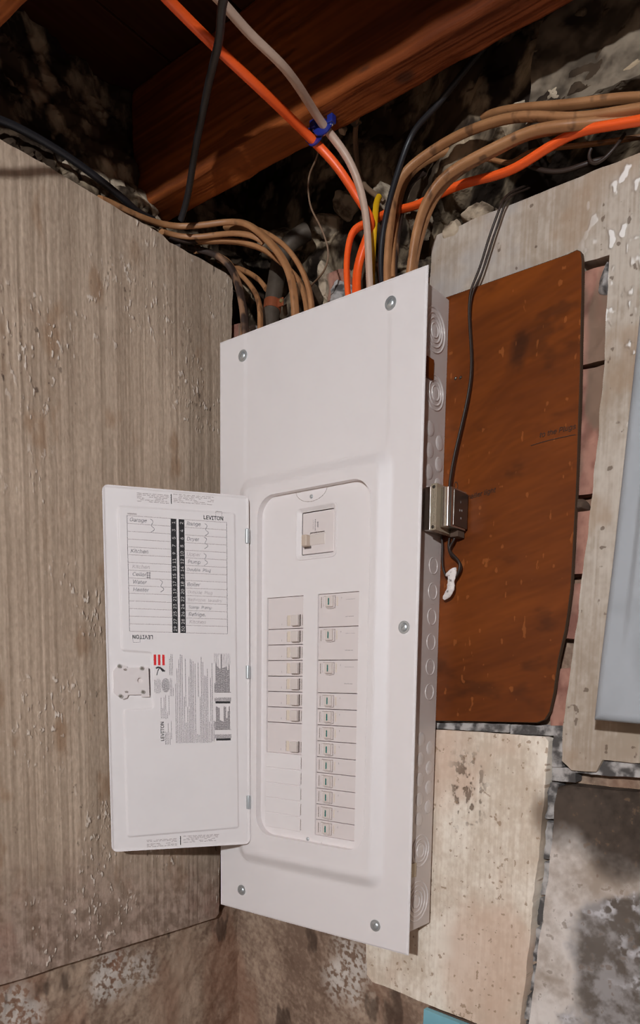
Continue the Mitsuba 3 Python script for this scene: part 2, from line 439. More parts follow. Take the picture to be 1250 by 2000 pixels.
def tube(P, r, r2=None, seg=10, n=6, up=(0.3, 0.2, 0.9), radii=None, smooth_path=True, profile=None):
    """A sweep along a smooth path: ellipse r x r2 (or a profile polygon), end caps closed."""
    C = spline(P, n) if smooth_path else np.asarray(P, float)
    D = np.gradient(C, axis=0)
    D /= np.linalg.norm(D, axis=1, keepdims=True)
    a = np.cross(D[0], np.asarray(up, float))
    a /= np.linalg.norm(a)
    ang = np.arange(seg) * 2 * math.pi / seg
    prof = np.stack([r * np.cos(ang), (r2 or r) * np.sin(ang)], 1) if profile is None else np.asarray(profile, float)
    seg = len(prof)
    rings = []
    for i in range(len(C)):
        a = a - D[i] * (a @ D[i])
        a /= np.linalg.norm(a)
        b = np.cross(D[i], a)
        k = 1 if radii is None else np.interp(i / (len(C) - 1), np.linspace(0, 1, len(radii)), radii)
        rings.append(C[i] + k * (prof[:, :1] * a + prof[:, 1:] * b))
    v = np.concatenate(rings + [C[:1], C[-1:]])
    f = []
    for i in range(len(C) - 1):
        for j in range(seg):
            k = (j + 1) % seg
            p, q, s, t = i * seg + j, i * seg + k, (i + 1) * seg + k, (i + 1) * seg + j
            f += [(p, q, s), (p, s, t)]
    e = len(C) * seg
    for j in range(seg):
        k = (j + 1) % seg
        f += [(e, k, j), (e + 1, (len(C) - 1) * seg + j, (len(C) - 1) * seg + k)]
    return trimesh.Trimesh(v, np.array(f), process=False)


def lathe(profile, seg=28, axis='y', at=(0, 0, 0)):
    """profile: (radius, height) pairs about +z; turned so that height runs out of the wall (-y) or along +x or +z."""
    m = trimesh.creation.revolve(np.asarray(profile, float), sections=seg)
    if m.volume < 0:
        m.invert()
    if axis == 'y':
        m.apply_transform(np.array([[1, 0, 0, 0], [0, 0, -1, 0], [0, 1, 0, 0], [0, 0, 0, 1.0]]))
    elif axis == 'x':
        m.apply_transform(np.array([[0, 0, 1, 0], [1, 0, 0, 0], [0, 1, 0, 0], [0, 0, 0, 1.0]]))
    m.apply_translation(at)
    return m


def rock(center, size, seed, sub=3, lump=0.35):
    s = trimesh.creation.icosphere(subdivisions=sub)
    p = np.array(s.vertices)
    k = 1 + lump * 2 * (meshkit.fbm(p * 1.6 + seed * 7.1, 4, seed) - 0.5) + 0.5 * lump * 2 * (meshkit.fbm(p * 6.5 + seed * 3.3, 4, seed + 9) - 0.5)
    rng = np.random.default_rng(seed)
    p = p * k[:, None]
    for _ in range(7):                                   # broken faces
        d = rng.normal(size=3)
        d /= np.linalg.norm(d)
        h = rng.uniform(0.55, 0.85)
        over = np.maximum(p @ d - h, 0)
        p -= over[:, None] * d * 0.85
    return trimesh.Trimesh(np.asarray(center) + p * np.asarray(size) / 2, s.faces, process=False)


def quad_local(x0, x1, y0, y1, h):
    return trimesh.Trimesh([[x0, y0, h], [x1, y0, h], [x1, y1, h], [x0, y1, h]], [[0, 1, 2], [0, 2, 3]], process=False)


def text(s, height, x=0, y=0, h=0.0, rot=0.0, bold=False, width=None, depth=0.00015, slant=0.0):
    m = meshkit.text_mesh(s, height, depth, bold)
    if width:
        m.apply_scale((width / m.extents[0], 1, 1))
    if slant:
        m.apply_transform(np.array([[1, slant, 0, 0], [0, 1, 0, 0], [0, 0, 1, 0], [0, 0, 0, 1.0]]))
    c, q = math.cos(math.radians(rot)), math.sin(math.radians(rot))
    m.apply_transform(np.array([[c, -q, 0, x], [q, c, 0, y], [0, 0, 1, h], [0, 0, 0, 1.0]]))
    return m


def line_local(x0, y0, x1, y1, w, h):
    d = np.array([x1 - x0, y1 - y0])
    n = np.array([-d[1], d[0]]) / np.linalg.norm(d) * w / 2
    a, b = np.array([x0, y0]), np.array([x1, y1])
    v = [[*(a - n), h], [*(b - n), h], [*(b + n), h], [*(a + n), h]]
    return trimesh.Trimesh(v, [[0, 1, 2], [0, 2, 3]], process=False)


def stroke(pts, w, h, n=5):
    P = spline(np.c_[np.asarray(pts, float), np.zeros(len(pts))], n)[:, :2]
    return cat_([line_local(*P[i], *P[i + 1], w, h) for i in range(len(P) - 1)])


def sstep(a, b, x):
    t = np.clip((x - a) / (b - a), 0, 1)
    return t * t * (3 - 2 * t)


def signed(poly, X, Y):
    """distance inside the polygon (positive inside)"""
    pts = shapely.points(np.c_[X.ravel(), Y.ravel()])
    d = shapely.distance(poly.exterior, pts)
    return np.where(shapely.contains(poly, pts), d, -d).reshape(X.shape)


# ---------------------------------------------------------------- the setting
def wall_right_front(x, z):
    P = np.stack([x, np.zeros_like(x), z], -1)
    rough = meshkit.fbm(P * 26, 4, 3) - 0.5
    big = meshkit.fbm(P * 9 + 4, 3, 5) - 0.5
    y = 0.135 + 0.010 * rough + 0.006 * big
    low = sstep(0.03, -0.03, z)
    y = y * (1 - low) + low * (0.128 + 0.016 * rough + 0.012 * big)
    grit = meshkit.fbm(P * 85, 3, 29) - 0.5
    cav = 0.27 + 0.06 * big + 0.05 * rough + 0.015 * grit
    sl = sstep(1.025, 1.05, z)
    y = y * (1 - sl) + sl * cav
    lip = 1.150 + 0.025 * big + 0.02 * rough
    right = sstep(0.40, 0.50, x + 0.12 * big)
    over = 0.105 * right + (0.195 - 0.10 * sstep(0.2, 0.45, x)) * (1 - right) + 0.035 * rough + 0.025 * big + 0.016 * grit
    up = sstep(lip - 0.012, lip + 0.02, z)
    return y * (1 - up) + up * over


xs, zs = np.arange(-0.16, 0.861, 0.0055), np.arange(-0.42, 1.381, 0.0055)
near = grid_solid(xs, zs, wall_right_front, lambda x, z: 0.45 + 0 * x, lambda u, v, h: np.stack([u, h, v], -1))
obj('wall_right', cat_([near, box(-0.16, 3.3, 0.14, 0.45, -1.1, -0.42), box(0.855, 3.3, 0.14, 0.45, -0.42, 1.05), box(0.855, 3.3, 0.11, 0.45, 1.13, 1.38), box(0.855, 3.3, 0.30, 0.45, 1.04, 1.14)]),
    ROUGH, kind='structure', smooth=35, label='rough basement foundation wall behind the breaker panel')

pl = sg.Polygon([(0.345, 0.90), (0.345, 1.045), (0.352, 1.0605), (0.42, 1.0625), (0.54, 1.0620), (0.70, 1.0615), (1.30, 1.0615), (1.30, 0.305), (0.640, 0.305), (0.632, 0.288), (0.597, 0.287), (0.583, 0.300), (0.5822, 0.348),
                 (0.5904, 0.437), (0.5973, 0.545), (0.6041, 0.620), (0.6076, 0.694), (0.6116, 0.808), (0.6112, 0.880), (0.6118, 0.952), (0.574, 0.956), (0.56, 0.92), (0.56, 0.90)])
obj('plaster', weathered(prism_y(pl, 0.100, 0.200), 0.010, 0.0035, 0.0022, 30, 21, 1), PLASTER, 'wall_right', smooth=40, label='cream plaster coat around the plywood board')
obj('plaster', box(1.30, 3.3, 0.1, 0.15, 0.305, 1.0615), PLASTER, 'wall_right')
ps = sg.Polygon([(0.2555, -0.040), (0.2535, 0.05), (0.255, 0.30), (0.30, 0.332), (0.3808, 0.3334), (0.45, 0.3330), (0.556, 0.3318), (0.5622, 0.326), (0.5606, 0.2657), (0.5580, 0.205), (0.5551, 0.1453), (0.550, 0.0909), (0.5520, 0.088), (0.5466, -0.0031),
                 (0.5404, -0.0922), (0.535, -0.165), (0.520, -0.150), (0.481, -0.1225), (0.44, -0.1190), (0.3752, -0.1150), (0.3048, -0.1078), (0.270, -0.1060), (0.2575, -0.0960)])
obj('plaster_slab', weathered(prism_y(ps, 0.100, 0.132), 0.007, 0.0025, 0.0018, 38, 41, 1), SLABR, 'wall_right', smooth=40, label='pale plaster slab low beside the panel')
sb = sg.Polygon([(0.578, 0.262), (0.595, 0.2655), (0.70, 0.2655), (1.3, 0.262), (1.3, -0.6), (0.535, -0.6), (0.5545, -0.0879), (0.5616, 0.0161), (0.5693, 0.0947), (0.5745, 0.18)])
obj('stone_block', weathered(prism_y(sb, 0.100, 0.16), 0.010, 0.004, 0.0025, 30, 61, 1), STONE, 'wall_right', smooth=40, label='stained stone block at the lower right')

# grey mortar in the joints, broken into pieces
rng = np.random.default_rng(5)
edge = [(0.5700, 0.2680), (0.5665, 0.2100), (0.5635, 0.1500), (0.5610, 0.0950), (0.5585, 0.0500), (0.5545, -0.0080), (0.5505, -0.0550), (0.5470, -0.0980), (0.543, -0.16), (0.54, -0.24)]
for i in range(len(edge) - 1):
    (xa, za), (xb, zb) = edge[i], edge[i + 1]
    w = 0.0050 if i else 0.0066
    q = sg.Polygon([(xa - w, za - 0.002), (xa + w, za - 0.003), (xb + w, zb + 0.004), (xb - w, zb + 0.003)])
    obj('mortar', weathered(prism_y(q, 0.111 + 0.003 * (i % 3), 0.145), 0.005, 0.006, 0.003, 60, 71 + i, 1), MORTARG, 'wall_right', smooth=40)
for i, (xa, xb, za, zb, y) in enumerate([(0.33, 0.42, 0.3345, 0.3468, 0.106), (0.42, 0.50, 0.3345, 0.3470, 0.105), (0.50, 0.573, 0.3335, 0.3470, 0.108), (0.5665, 0.5815, 0.2900, 0.3480, 0.106),
                                          (0.5655, 0.600, 0.2700, 0.2890, 0.110), (0.600, 0.690, 0.2835, 0.3050, 0.108), (0.69, 0.80, 0.2835, 0.3050, 0.110), (0.80, 1.2, 0.2835, 0.3050, 0.11)]):
    obj('mortar', weathered(prism_y(sg.box(xa, za, xb, zb), y, 0.145), 0.006, 0.005, 0.0022, 60, 91 + i, 1), MORTARG, 'wall_right', smooth=40)

# the strip of bricks laid bare beside the plywood
for i, (za, zb, xa, xb) in enumerate([(0.828, 0.946, 0.567, 0.625), (0.662, 0.8245, 0.567, 0.625), (0.556, 0.640, 0.570, 0.625), (0.470, 0.545, 0.573, 0.622), (0.438, 0.452, 0.588, 0.612), (0.345, 0.428, 0.56, 0.612)]):
    obj('brick', weathered(prism_y(sg.box(xa, za, xb, zb), 0.108 + 0.003 * (i % 2), 0.16), 0.006, 0.006, 0.003, 45, 111 + i, 1), BRICK, 'wall_right', smooth=40)
obj('brick', weathered(prism_y(sg.box(-0.115, 0.97, -0.062, 1.052), 0.112, 0.17), 0.006, 0.008, 0.004, 45, 131, 1), BRICK, 'wall_right', smooth=40)
obj('brick', weathered(prism_y(sg.box(0.130, 1.040, 0.170, 1.082), 0.125, 0.24), 0.006, 0.008, 0.005, 45, 132, 1), BRICK, 'wall_right', smooth=40)
obj('mortar', rock((0.605, 0.108, 0.925), (0.016, 0.024, 0.046), 141), MORTARG, 'wall_right', smooth=50)
obj('mortar', rock((0.588, 0.108, 0.6465), (0.026, 0.03, 0.020), 142), DIRT, 'wall_right', smooth=50)

# loose stones and mortar in the gap above the walls
STONES = [(0.079, 0.19, 1.205, 0.060, 0.07, 0.040, 1), (0.116, 0.20, 1.222, 0.055, 0.07, 0.048, 1), (-0.028, 0.185, 1.205, 0.090, 0.08, 0.050, 1), (0.411, 0.125, 1.076, 0.064, 0.05, 0.032, 1),
          (0.217, 0.165, 1.190, 0.040, 0.05, 0.046, 1), (0.116, 0.140, 1.085, 0.024, 0.04, 0.070, 1), (0.168, 0.125, 1.038, 0.050, 0.05, 0.052, 2), (0.372, 0.150, 1.199, 0.050, 0.05, 0.034, 1),
          (0.426, 0.140, 1.193, 0.060, 0.05, 0.036, 1), (0.475, 0.130, 1.186, 0.056, 0.05, 0.030, 1), (0.521, 0.125, 1.178, 0.046, 0.05, 0.034, 1), (-0.036, 0.118, 1.030, 0.022, 0.03, 0.026, 2),
          (0.293, 0.150, 1.125, 0.030, 0.06, 0.060, 1), (0.335, 0.160, 1.170, 0.030, 0.05, 0.034, 1), (0.350, 0.165, 1.225, 0.060, 0.05, 0.050, 0), (0.250, 0.20, 1.265, 0.110, 0.08, 0.070, 0),
          (0.160, 0.21, 1.290, 0.090, 0.08, 0.070, 0), (0.06, 0.22, 1.285, 0.110, 0.08, 0.080, 0), (0.445, 0.14, 1.245, 0.080, 0.05, 0.060, 0), (0.20, 0.14, 1.06, 0.06, 0.06, 0.05, 0), (0.055, 0.15, 1.07, 0.09, 0.06, 0.06, 0),
          (0.30, 0.20, 1.06, 0.08, 0.06, 0.06, 0), (0.455, 0.16, 1.075, 0.05, 0.05, 0.025, 0), (0.378, 0.108, 1.058, 0.03, 0.03, 0.03, 1)]
for i, (x, y, z, a, b, c, k) in enumerate(STONES):
    obj('stone', rock((x, y, z), (a, b, c), 200 + i), (MASONRY, MORTAR, MORTARG)[k], 'wall_right', smooth=50)
ovr = sg.Polygon([(0.488, 1.150), (0.53, 1.158), (0.56, 1.152), (0.62, 1.150), (0.70, 1.146), (1.0, 1.146), (1.0, 1.36), (0.51, 1.36), (0.505, 1.26), (0.495, 1.20)])
obj('stone', weathered(prism_y(ovr, 0.095, 0.20), 0.010, 0.018, 0.008, 26, 251, 1), OVERHANG, 'wall_right', smooth=45, label='rough pale stone above the cables')


def wall_left_front(y, z):
    P = np.stack([np.zeros_like(y), y, z], -1)
    rough = meshkit.fbm(P * 28, 4, 13) - 0.5
    big = meshkit.fbm(P * 9 + 4, 3, 15) - 0.5
    x = -0.083 + 0.014 * rough + 0.008 * big
    mid = sstep(-0.05, -0.03, z)
    x = x * (1 - mid) + mid * -0.135
    up = sstep(1.09, 1.12, z)
    return x * (1 - up) + up * (-0.112 - 0.05 * sstep(1.15, 1.36, z) + 0.045 * rough + 0.03 * big + 0.016 * (meshkit.fbm(P * 85, 3, 19) - 0.5))


ys, zs = np.arange(-0.70, 0.281, 0.0055), np.arange(-0.42, 1.381, 0.0055)
near = grid_solid(ys, zs, wall_left_front, lambda y, z: -0.45 + 0 * y, lambda u, v, h: np.stack([h, u, v], -1))
obj('wall_left', cat_([near, box(-0.45, -0.09, -3.6, 0.28, -1.1, -0.42), box(-0.45, -0.09, -3.6, -0.695, -0.42, 1.128), box(-0.45, -0.13, -3.6, -0.695, 1.12, 1.38)]),
    ROUGH, kind='structure', smooth=35, label='rough basement wall at the left of the panel')
sl = sg.Polygon([(-0.75, -0.0515), (0.055, -0.0525), (0.0630, -0.046), (0.0655, -0.020), (0.0665, 0.06), (0.070, 0.30), (0.085, 0.80), (0.098, 1.04), (0.1010, 1.100), (0.098, 1.1265), (0.02, 1.1275), (-0.004, 1.1245), (-0.03, 1.1255), (-0.045, 1.124), (-0.06, 1.1285), (-0.25, 1.1285), (-0.75, 1.1285)])
obj('concrete_slab', weathered(prism_x(sl, -0.070, -0.120), 0.009, 0.0022, 0.0018, 26, 301, 0), SLABL, 'wall_left', smooth=40, label='board-marked grey brown concrete slab')
obj('concrete_slab', box(-0.12, -0.07, -3.6, -0.75, -0.0515, 1.1285), SLABL, 'wall_left')
for i, (y, z, a, b, c, k) in enumerate([(-0.034, 1.168, 0.05, 0.055, 0.05, 1), (-0.06, 1.190, 0.05, 0.06, 0.05, 1), (-0.10, 1.180, 0.05, 0.07, 0.06, 1), (-0.15, 1.185, 0.05, 0.06, 0.05, 1), (-0.205, 1.165, 0.05, 0.05, 0.05, 1), (-0.25, 1.150, 0.04, 0.05, 0.03, 1),
                                        (-0.30, 1.150, 0.04, 0.05, 0.035, 1), (-0.20, 1.140, 0.04, 0.05, 0.02, 1), (-0.14, 1.142, 0.04, 0.05, 0.025, 0), (-0.02, 1.145, 0.05, 0.05, 0.03, 0)]):
    obj('stone', rock((-0.128, y, z), (a, b, c), 320 + i), (MASONRY, MORTAR)[k], 'wall_left', smooth=50)

obj('floor', box(-0.45, 3.3, -3.6, 0.45, -1.2, -1.1), CONCRETE, kind='structure', label='basement floor')
obj('wall_rear', box(-0.45, 3.3, -3.7, -3.6, -1.1, 1.4), CONCRETE, kind='structure', label='basement wall behind the photographer')
obj('wall_far', box(3.3, 3.4, -3.7, 0.45, -1.1, 1.4), CONCRETE, kind='structure', label='basement wall far to the right')
obj('ceiling', box(-0.45, 3.4, -3.7, 0.45, 1.402, 1.45), PLANK, kind='structure', label='dark underside of the floor above')
for k in range(24):
    x0 = -0.363 + 0.155 * k
    obj('plank', rbox(x0 + 0.0018, x0 + 0.1532, -3.6, 0.44, 1.380, 1.4015, 0.0015, 6), PLANK, 'ceiling')


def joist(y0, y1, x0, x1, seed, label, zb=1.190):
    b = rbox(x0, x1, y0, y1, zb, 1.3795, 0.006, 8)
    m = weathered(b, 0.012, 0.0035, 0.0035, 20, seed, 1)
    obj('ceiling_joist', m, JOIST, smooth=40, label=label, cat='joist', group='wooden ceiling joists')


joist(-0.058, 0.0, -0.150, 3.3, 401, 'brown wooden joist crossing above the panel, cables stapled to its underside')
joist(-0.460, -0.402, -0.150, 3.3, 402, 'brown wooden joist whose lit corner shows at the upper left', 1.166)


# ---------------------------------------------------------------- the breaker panel
PANEL = thing('breaker_panel', 'white electrical breaker panel with its door hanging open on the left', 'breaker panel')
W, H = 0.4015, 0.965


def rr_mask(x, z, x0, x1, z0, z1, r, soft):
    """1 well inside a rounded rectangle, 0 outside, over a bevel of width soft that starts at its edge"""
    cx, cz, hx, hz = (x0 + x1) / 2, (z0 + z1) / 2, (x1 - x0) / 2 - r, (z1 - z0) / 2 - r
    dx, dz = np.abs(x - cx) - hx, np.abs(z - cz) - hz
    d = np.hypot(np.maximum(dx, 0), np.maximum(dz, 0)) + np.minimum(np.maximum(dx, dz), 0) - r
    return sstep(0, soft, -d)


def cover_front(x, z):
    h = 0.012 * rr_mask(x, z, 0.046, 0.357, 0.088, 0.738, 0.03, 0.024)
    h = h - 0.0011 * sstep(0.057, 0.064, x) * sstep(0.346, 0.339, x) * sstep(0.735, 0.750, z)
    h = h - 0.0006 * rr_mask(x, z, 0.076, 0.3345, 0.118, 0.7185, 0.012, 0.0015)
    e = np.minimum(np.minimum(x, W - x), np.minimum(z, H - z))
    h = h - 0.002 * sstep(0.0022, 0.0, e)
    return -h


gx = np.unique(np.round(np.r_[np.linspace(0, 0.004, 4), np.arange(0.004, W - 0.004, 0.003), np.linspace(W - 0.004, W, 4)], 5))
gz = np.unique(np.round(np.r_[np.linspace(0, 0.004, 4), np.arange(0.004, H - 0.004, 0.003), np.linspace(H - 0.004, H, 4)], 5))
sheet = grid_solid(gx, gz, cover_front, lambda x, z: cover_front(x, z) + 0.0016, lambda u, v, h: np.stack([u, h, v], -1))
man = m3.Manifold(m3.Mesh(np.asarray(sheet.vertices, np.float32), np.asarray(sheet.faces, np.uint32)))
OPEN = rrect(0.0985, 0.3248, 0.1455, 0.7015, 0.034, 10)
cut = prism_y(OPEN, -0.03, 0.01)
man = man - m3.Manifold(m3.Mesh(np.asarray(cut.vertices, np.float32), np.asarray(cut.faces, np.uint32)))
# the returned edges, leaning in towards the wall
lip = cat_([tri(m3.Manifold.hull_points(np.array(q, float))) for q in (
    [(W - 0.0004, 0.0012, 0.0006), (W - 0.0016, 0.0012, 0.0006), (W - 0.006, 0.012, 0.006), (W - 0.007, 0.012, 0.006), (W - 0.0004, 0.0012, H - 0.0006), (W - 0.0016, 0.0012, H - 0.0006), (W - 0.006, 0.012, H - 0.006), (W - 0.007, 0.012, H - 0.006)],
    [(0.0004, 0.0012, 0.0006), (0.0016, 0.0012, 0.0006), (0.006, 0.012, 0.006), (0.007, 0.012, 0.006), (0.0004, 0.0012, H - 0.0006), (0.0016, 0.0012, H - 0.0006), (0.006, 0.012, H - 0.006), (0.007, 0.012, H - 0.006)],
    [(0.0006, 0.0012, 0.0004), (0.0006, 0.0012, 0.0016), (0.006, 0.012, 0.006), (0.006, 0.012, 0.007), (W - 0.0006, 0.0012, 0.0004), (W - 0.0006, 0.0012, 0.0016), (W - 0.006, 0.012, 0.006), (W - 0.006, 0.012, 0.007)],
    [(0.0006, 0.0012, H - 0.0004), (0.0006, 0.0012, H - 0.0016), (0.006, 0.012, H - 0.006), (0.006, 0.012, H - 0.007), (W - 0.0006, 0.0012, H - 0.0004), (W - 0.0006, 0.0012, H - 0.0016), (W - 0.006, 0.012, H - 0.006), (W - 0.006, 0.012, H - 0.007)])])
cover = obj('cover', cat_([tri(man), lip]), PAINT, PANEL, smooth=32)
# rolled rim round the opening, reaching back to the dead front
ring = OPEN.buffer(0.0002).difference(OPEN.buffer(-0.0016))
obj('opening_rim', prism_y(ring, -0.0118, 0.0005), PAINT, cover, smooth=30)
SCREWS = [(0.0545, 0.9310), (0.3431, 0.9318), (0.3794, 0.4844), (0.0547, 0.0372), (0.3418, 0.0340)]
for i, (x, z) in enumerate(SCREWS):
    head = lathe([(0, 0.0036), (0.0030, 0.0035), (0.0052, 0.0029), (0.0064, 0.0018), (0.0068, 0.0012), (0.0090, 0.0010), (0.0094, 0.0004), (0.0094, -0.001), (0, -0.001)], 26, 'y', (x, 0, z))
    a = math.radians((38, 52, 47, 40, 20)[i])
    slot = m3.Manifold.cube((0.0014, 0.003, 0.0125), True).rotate((0, math.degrees(a), 0)).translate((x, -0.0036, z))
    hm = m3.Manifold(m3.Mesh(*merge(head.vertices, head.faces))) - slot
    obj('screw', tri(hm) if not hm.is_empty() else head, ZINC, cover, smooth=30, label='zinc slotted screw')

# the box behind the cover
bx = mbox(0.018, 0.385, 0.0135, 0.0885, 0.0262, 0.957) - mbox(0.0196, 0.3834, 0.0, 0.0868, 0.0278, 0.9554)
BOX = obj('box', tri(bx), BOXPAINT, PANEL, label='grey-white steel box with knockouts')


def knockout(y, z, rs, offs):
    """nested pressed rings on the box's right side; offs: how far each ring's centre lies in front of the outer ring's"""
    ms = []
    for r, o in zip(rs, offs):
        ms.append(lathe([(r - 0.0026, -0.0004), (r - 0.0025, 0.0003), (r - 0.0016, 0.0014), (r - 0.0008, 0.0016), (r - 0.0001, 0.0008), (r, -0.0004)], 36, 'x', (0.385, y + o, z)))
    r, o = rs[-1], offs[-1]
    ms.append(lathe([(0, 0.0009), (r * 0.55, 0.0008), (r * 0.82, 0.0003), (r * 0.86, -0.0004)], 30, 'x', (0.385, y + o, z)))
    return obj('knockout', cat_(ms), RINGPAINT, BOX, smooth=40)


knockout(0.0495, 0.9025, [0.0305, 0.0235, 0.0170, 0.0105], [0, 0, 0.0008, 0.001])
knockout(0.0560, 0.8200, [0.0248, 0.0180, 0.0110], [0, 0.001, 0.002])
knockout(0.0545, 0.1490, [0.0255, 0.0185, 0.0115], [0, 0, 0.0])
knockout(0.0490, 0.0700, [0.0325, 0.0255, 0.0180, 0.0110], [0, -0.001, -0.002, -0.003])


def small(y, z, r=0.0112):
    obj('knockout', lathe([(0, 0.0020), (r * 0.5, 0.0019), (r * 0.78, 0.0014), (r * 0.93, 0.0006), (r, -0.0004)], 26, 'x', (0.385, y, z)), RINGPAINT, BOX, smooth=40)


for k in range(4):
    small(0.0470, 0.7684 - 0.0300 * k)
for k in range(3):
    small(0.0740, 0.7547 - 0.0300 * k)
for k in range(6):
    r = 0.0128
    z = 0.5785 - 0.0373 * k
    obj('knockout', cat_([lathe([(r - 0.0020, -0.0004), (r - 0.0019, 0.0002), (r - 0.0012, 0.0010), (r - 0.0006, 0.0010), (r, -0.0004)], 32, 'x', (0.385, 0.0670, z))]), RINGPAINT, BOX, smooth=40)
for k in range(5):
    small(0.0470, 0.3212 - 0.0307 * k)
for k in range(4):
    small(0.0740, 0.3066 - 0.0306 * k)
obj('wood_shim', rbox(0.3845, 0.3885, 0.028, 0.047, 0.8330, 0.8610, 0.001), PLY, BOX, label='brown splinter of wood against the box side')
obj('paper_shim', rbox(0.3845, 0.3875, 0.026, 0.041, 0.1110, 0.1330, 0.0008), CORE, BOX, label='beige scrap stuck to the box side')

# the dead front: the plate with the breakers' openings
U0 = 0.0254
ZT = 0.5402
LX0, LX1, RX0, RX1 = 0.1117, 0.1897, 0.2192, 0.2985
plate = OPEN.buffer(0.004).difference(sg.box(LX0, ZT - 10 * U0, LX1, ZT)).difference(sg.box(RX0, ZT - 15 * U0, RX1, ZT)).difference(rrect(0.1735, 0.2545, 0.5945, 0.6760, 0.008, 5))
front = prism_y(plate, 0.0, 0.0042)
DEAD = obj('dead_front', front, PAINT, PANEL, smooth=25, label='white plate around the breakers')
# dished frame round the main breaker
prof = [(0.0, 0.000), (0.0, -0.0012), (0.0016, -0.0016), (0.0034, -0.0008), (0.0062, 0.0030), (0.0080, 0.0040), (0.0080, 0.0056), (-0.0006, 0.0056)]
fr = []
loops = []
for d, y in prof:
    g = rrect(0.1735 + d, 0.2545 - d, 0.5945 + d, 0.6760 - d, max(0.008 - d * 0.7, 0.001), 5)
    c = np.array(g.exterior.coords)[:-1]
    loops.append((c, y))
n0 = min(len(c) for c, _ in loops)
V, F = [], []
for c, y in loops:
    s = sg.LinearRing(c)
    t = np.linspace(0, 1, 97)[:-1]
    pts = np.array([s.interpolate(a, normalized=True).coords[0] for a in t])
    V.append(np.c_[pts[:, 0], np.full(96, y), pts[:, 1]])
V = np.concatenate(V)
L = len(loops)
for a in range(L):
    b = (a + 1) % L
    for j in range(96):
        k = (j + 1) % 96
        F += [(a * 96 + j, b * 96 + j, b * 96 + k), (a * 96 + j, b * 96 + k, a * 96 + k)]
fm = trimesh.Trimesh(V, F, process=False)
if fm.volume < 0:
    fm.invert()
obj('frame', fm, PAINT, DEAD, smooth=45, label='dished frame around the main breaker')
for k in range(5):
    z1 = ZT - (10 + k) * U0
    m = rbox(LX0 + 0.0004, LX1 - 0.0012, -0.0009, 0.002, z1 - U0 + 0.0008, z1 - 0.0006, 0.0006, 8)
    v = np.array(m.vertices)
    v[:, 1] -= 0.0010 * np.clip((z1 - v[:, 2]) / U0, 0, 1) * (v[:, 1] < 0.0005)
    bp_ = obj('blank_plate', trimesh.Trimesh(v, m.faces, process=False), PAINT, DEAD)
    obj('slit', box(LX1 - 0.0008, LX1 + 0.0003, -0.0003, 0.001, z1 - U0 + 0.003, z1 - 0.004), SLOT, bp_)
for z, up in ((0.6893, 1), (0.1502, 0)):
    x = 0.2036 if up else 0.2048
    obj('screw', lathe([(0, 0.0016), (0.0018, 0.0015), (0.0027, 0.0010), (0.0033, 0.0), (0.0033, -0.001), (0, -0.001)], 18, 'y', (x, 0, z)), ZINC, DEAD, smooth=40, label='small zinc screw')
    arc = [(x + 0.0315 * math.cos(a), 0.7015 - 0.0195 * math.sin(a)) for a in np.linspace(0.12, math.pi - 0.12, 15)] if up else [(x + 0.028, 0.1495), (x + 0.0295, 0.147), (x + 0.0295, 0.1460)]
    obj('tab_line', frame_y(stroke(arc, 0.0007, 0.00025, 3)), SLOT, DEAD)

# ---------------------------------------------------------------- breakers: each one a thing
YF = 0.0024


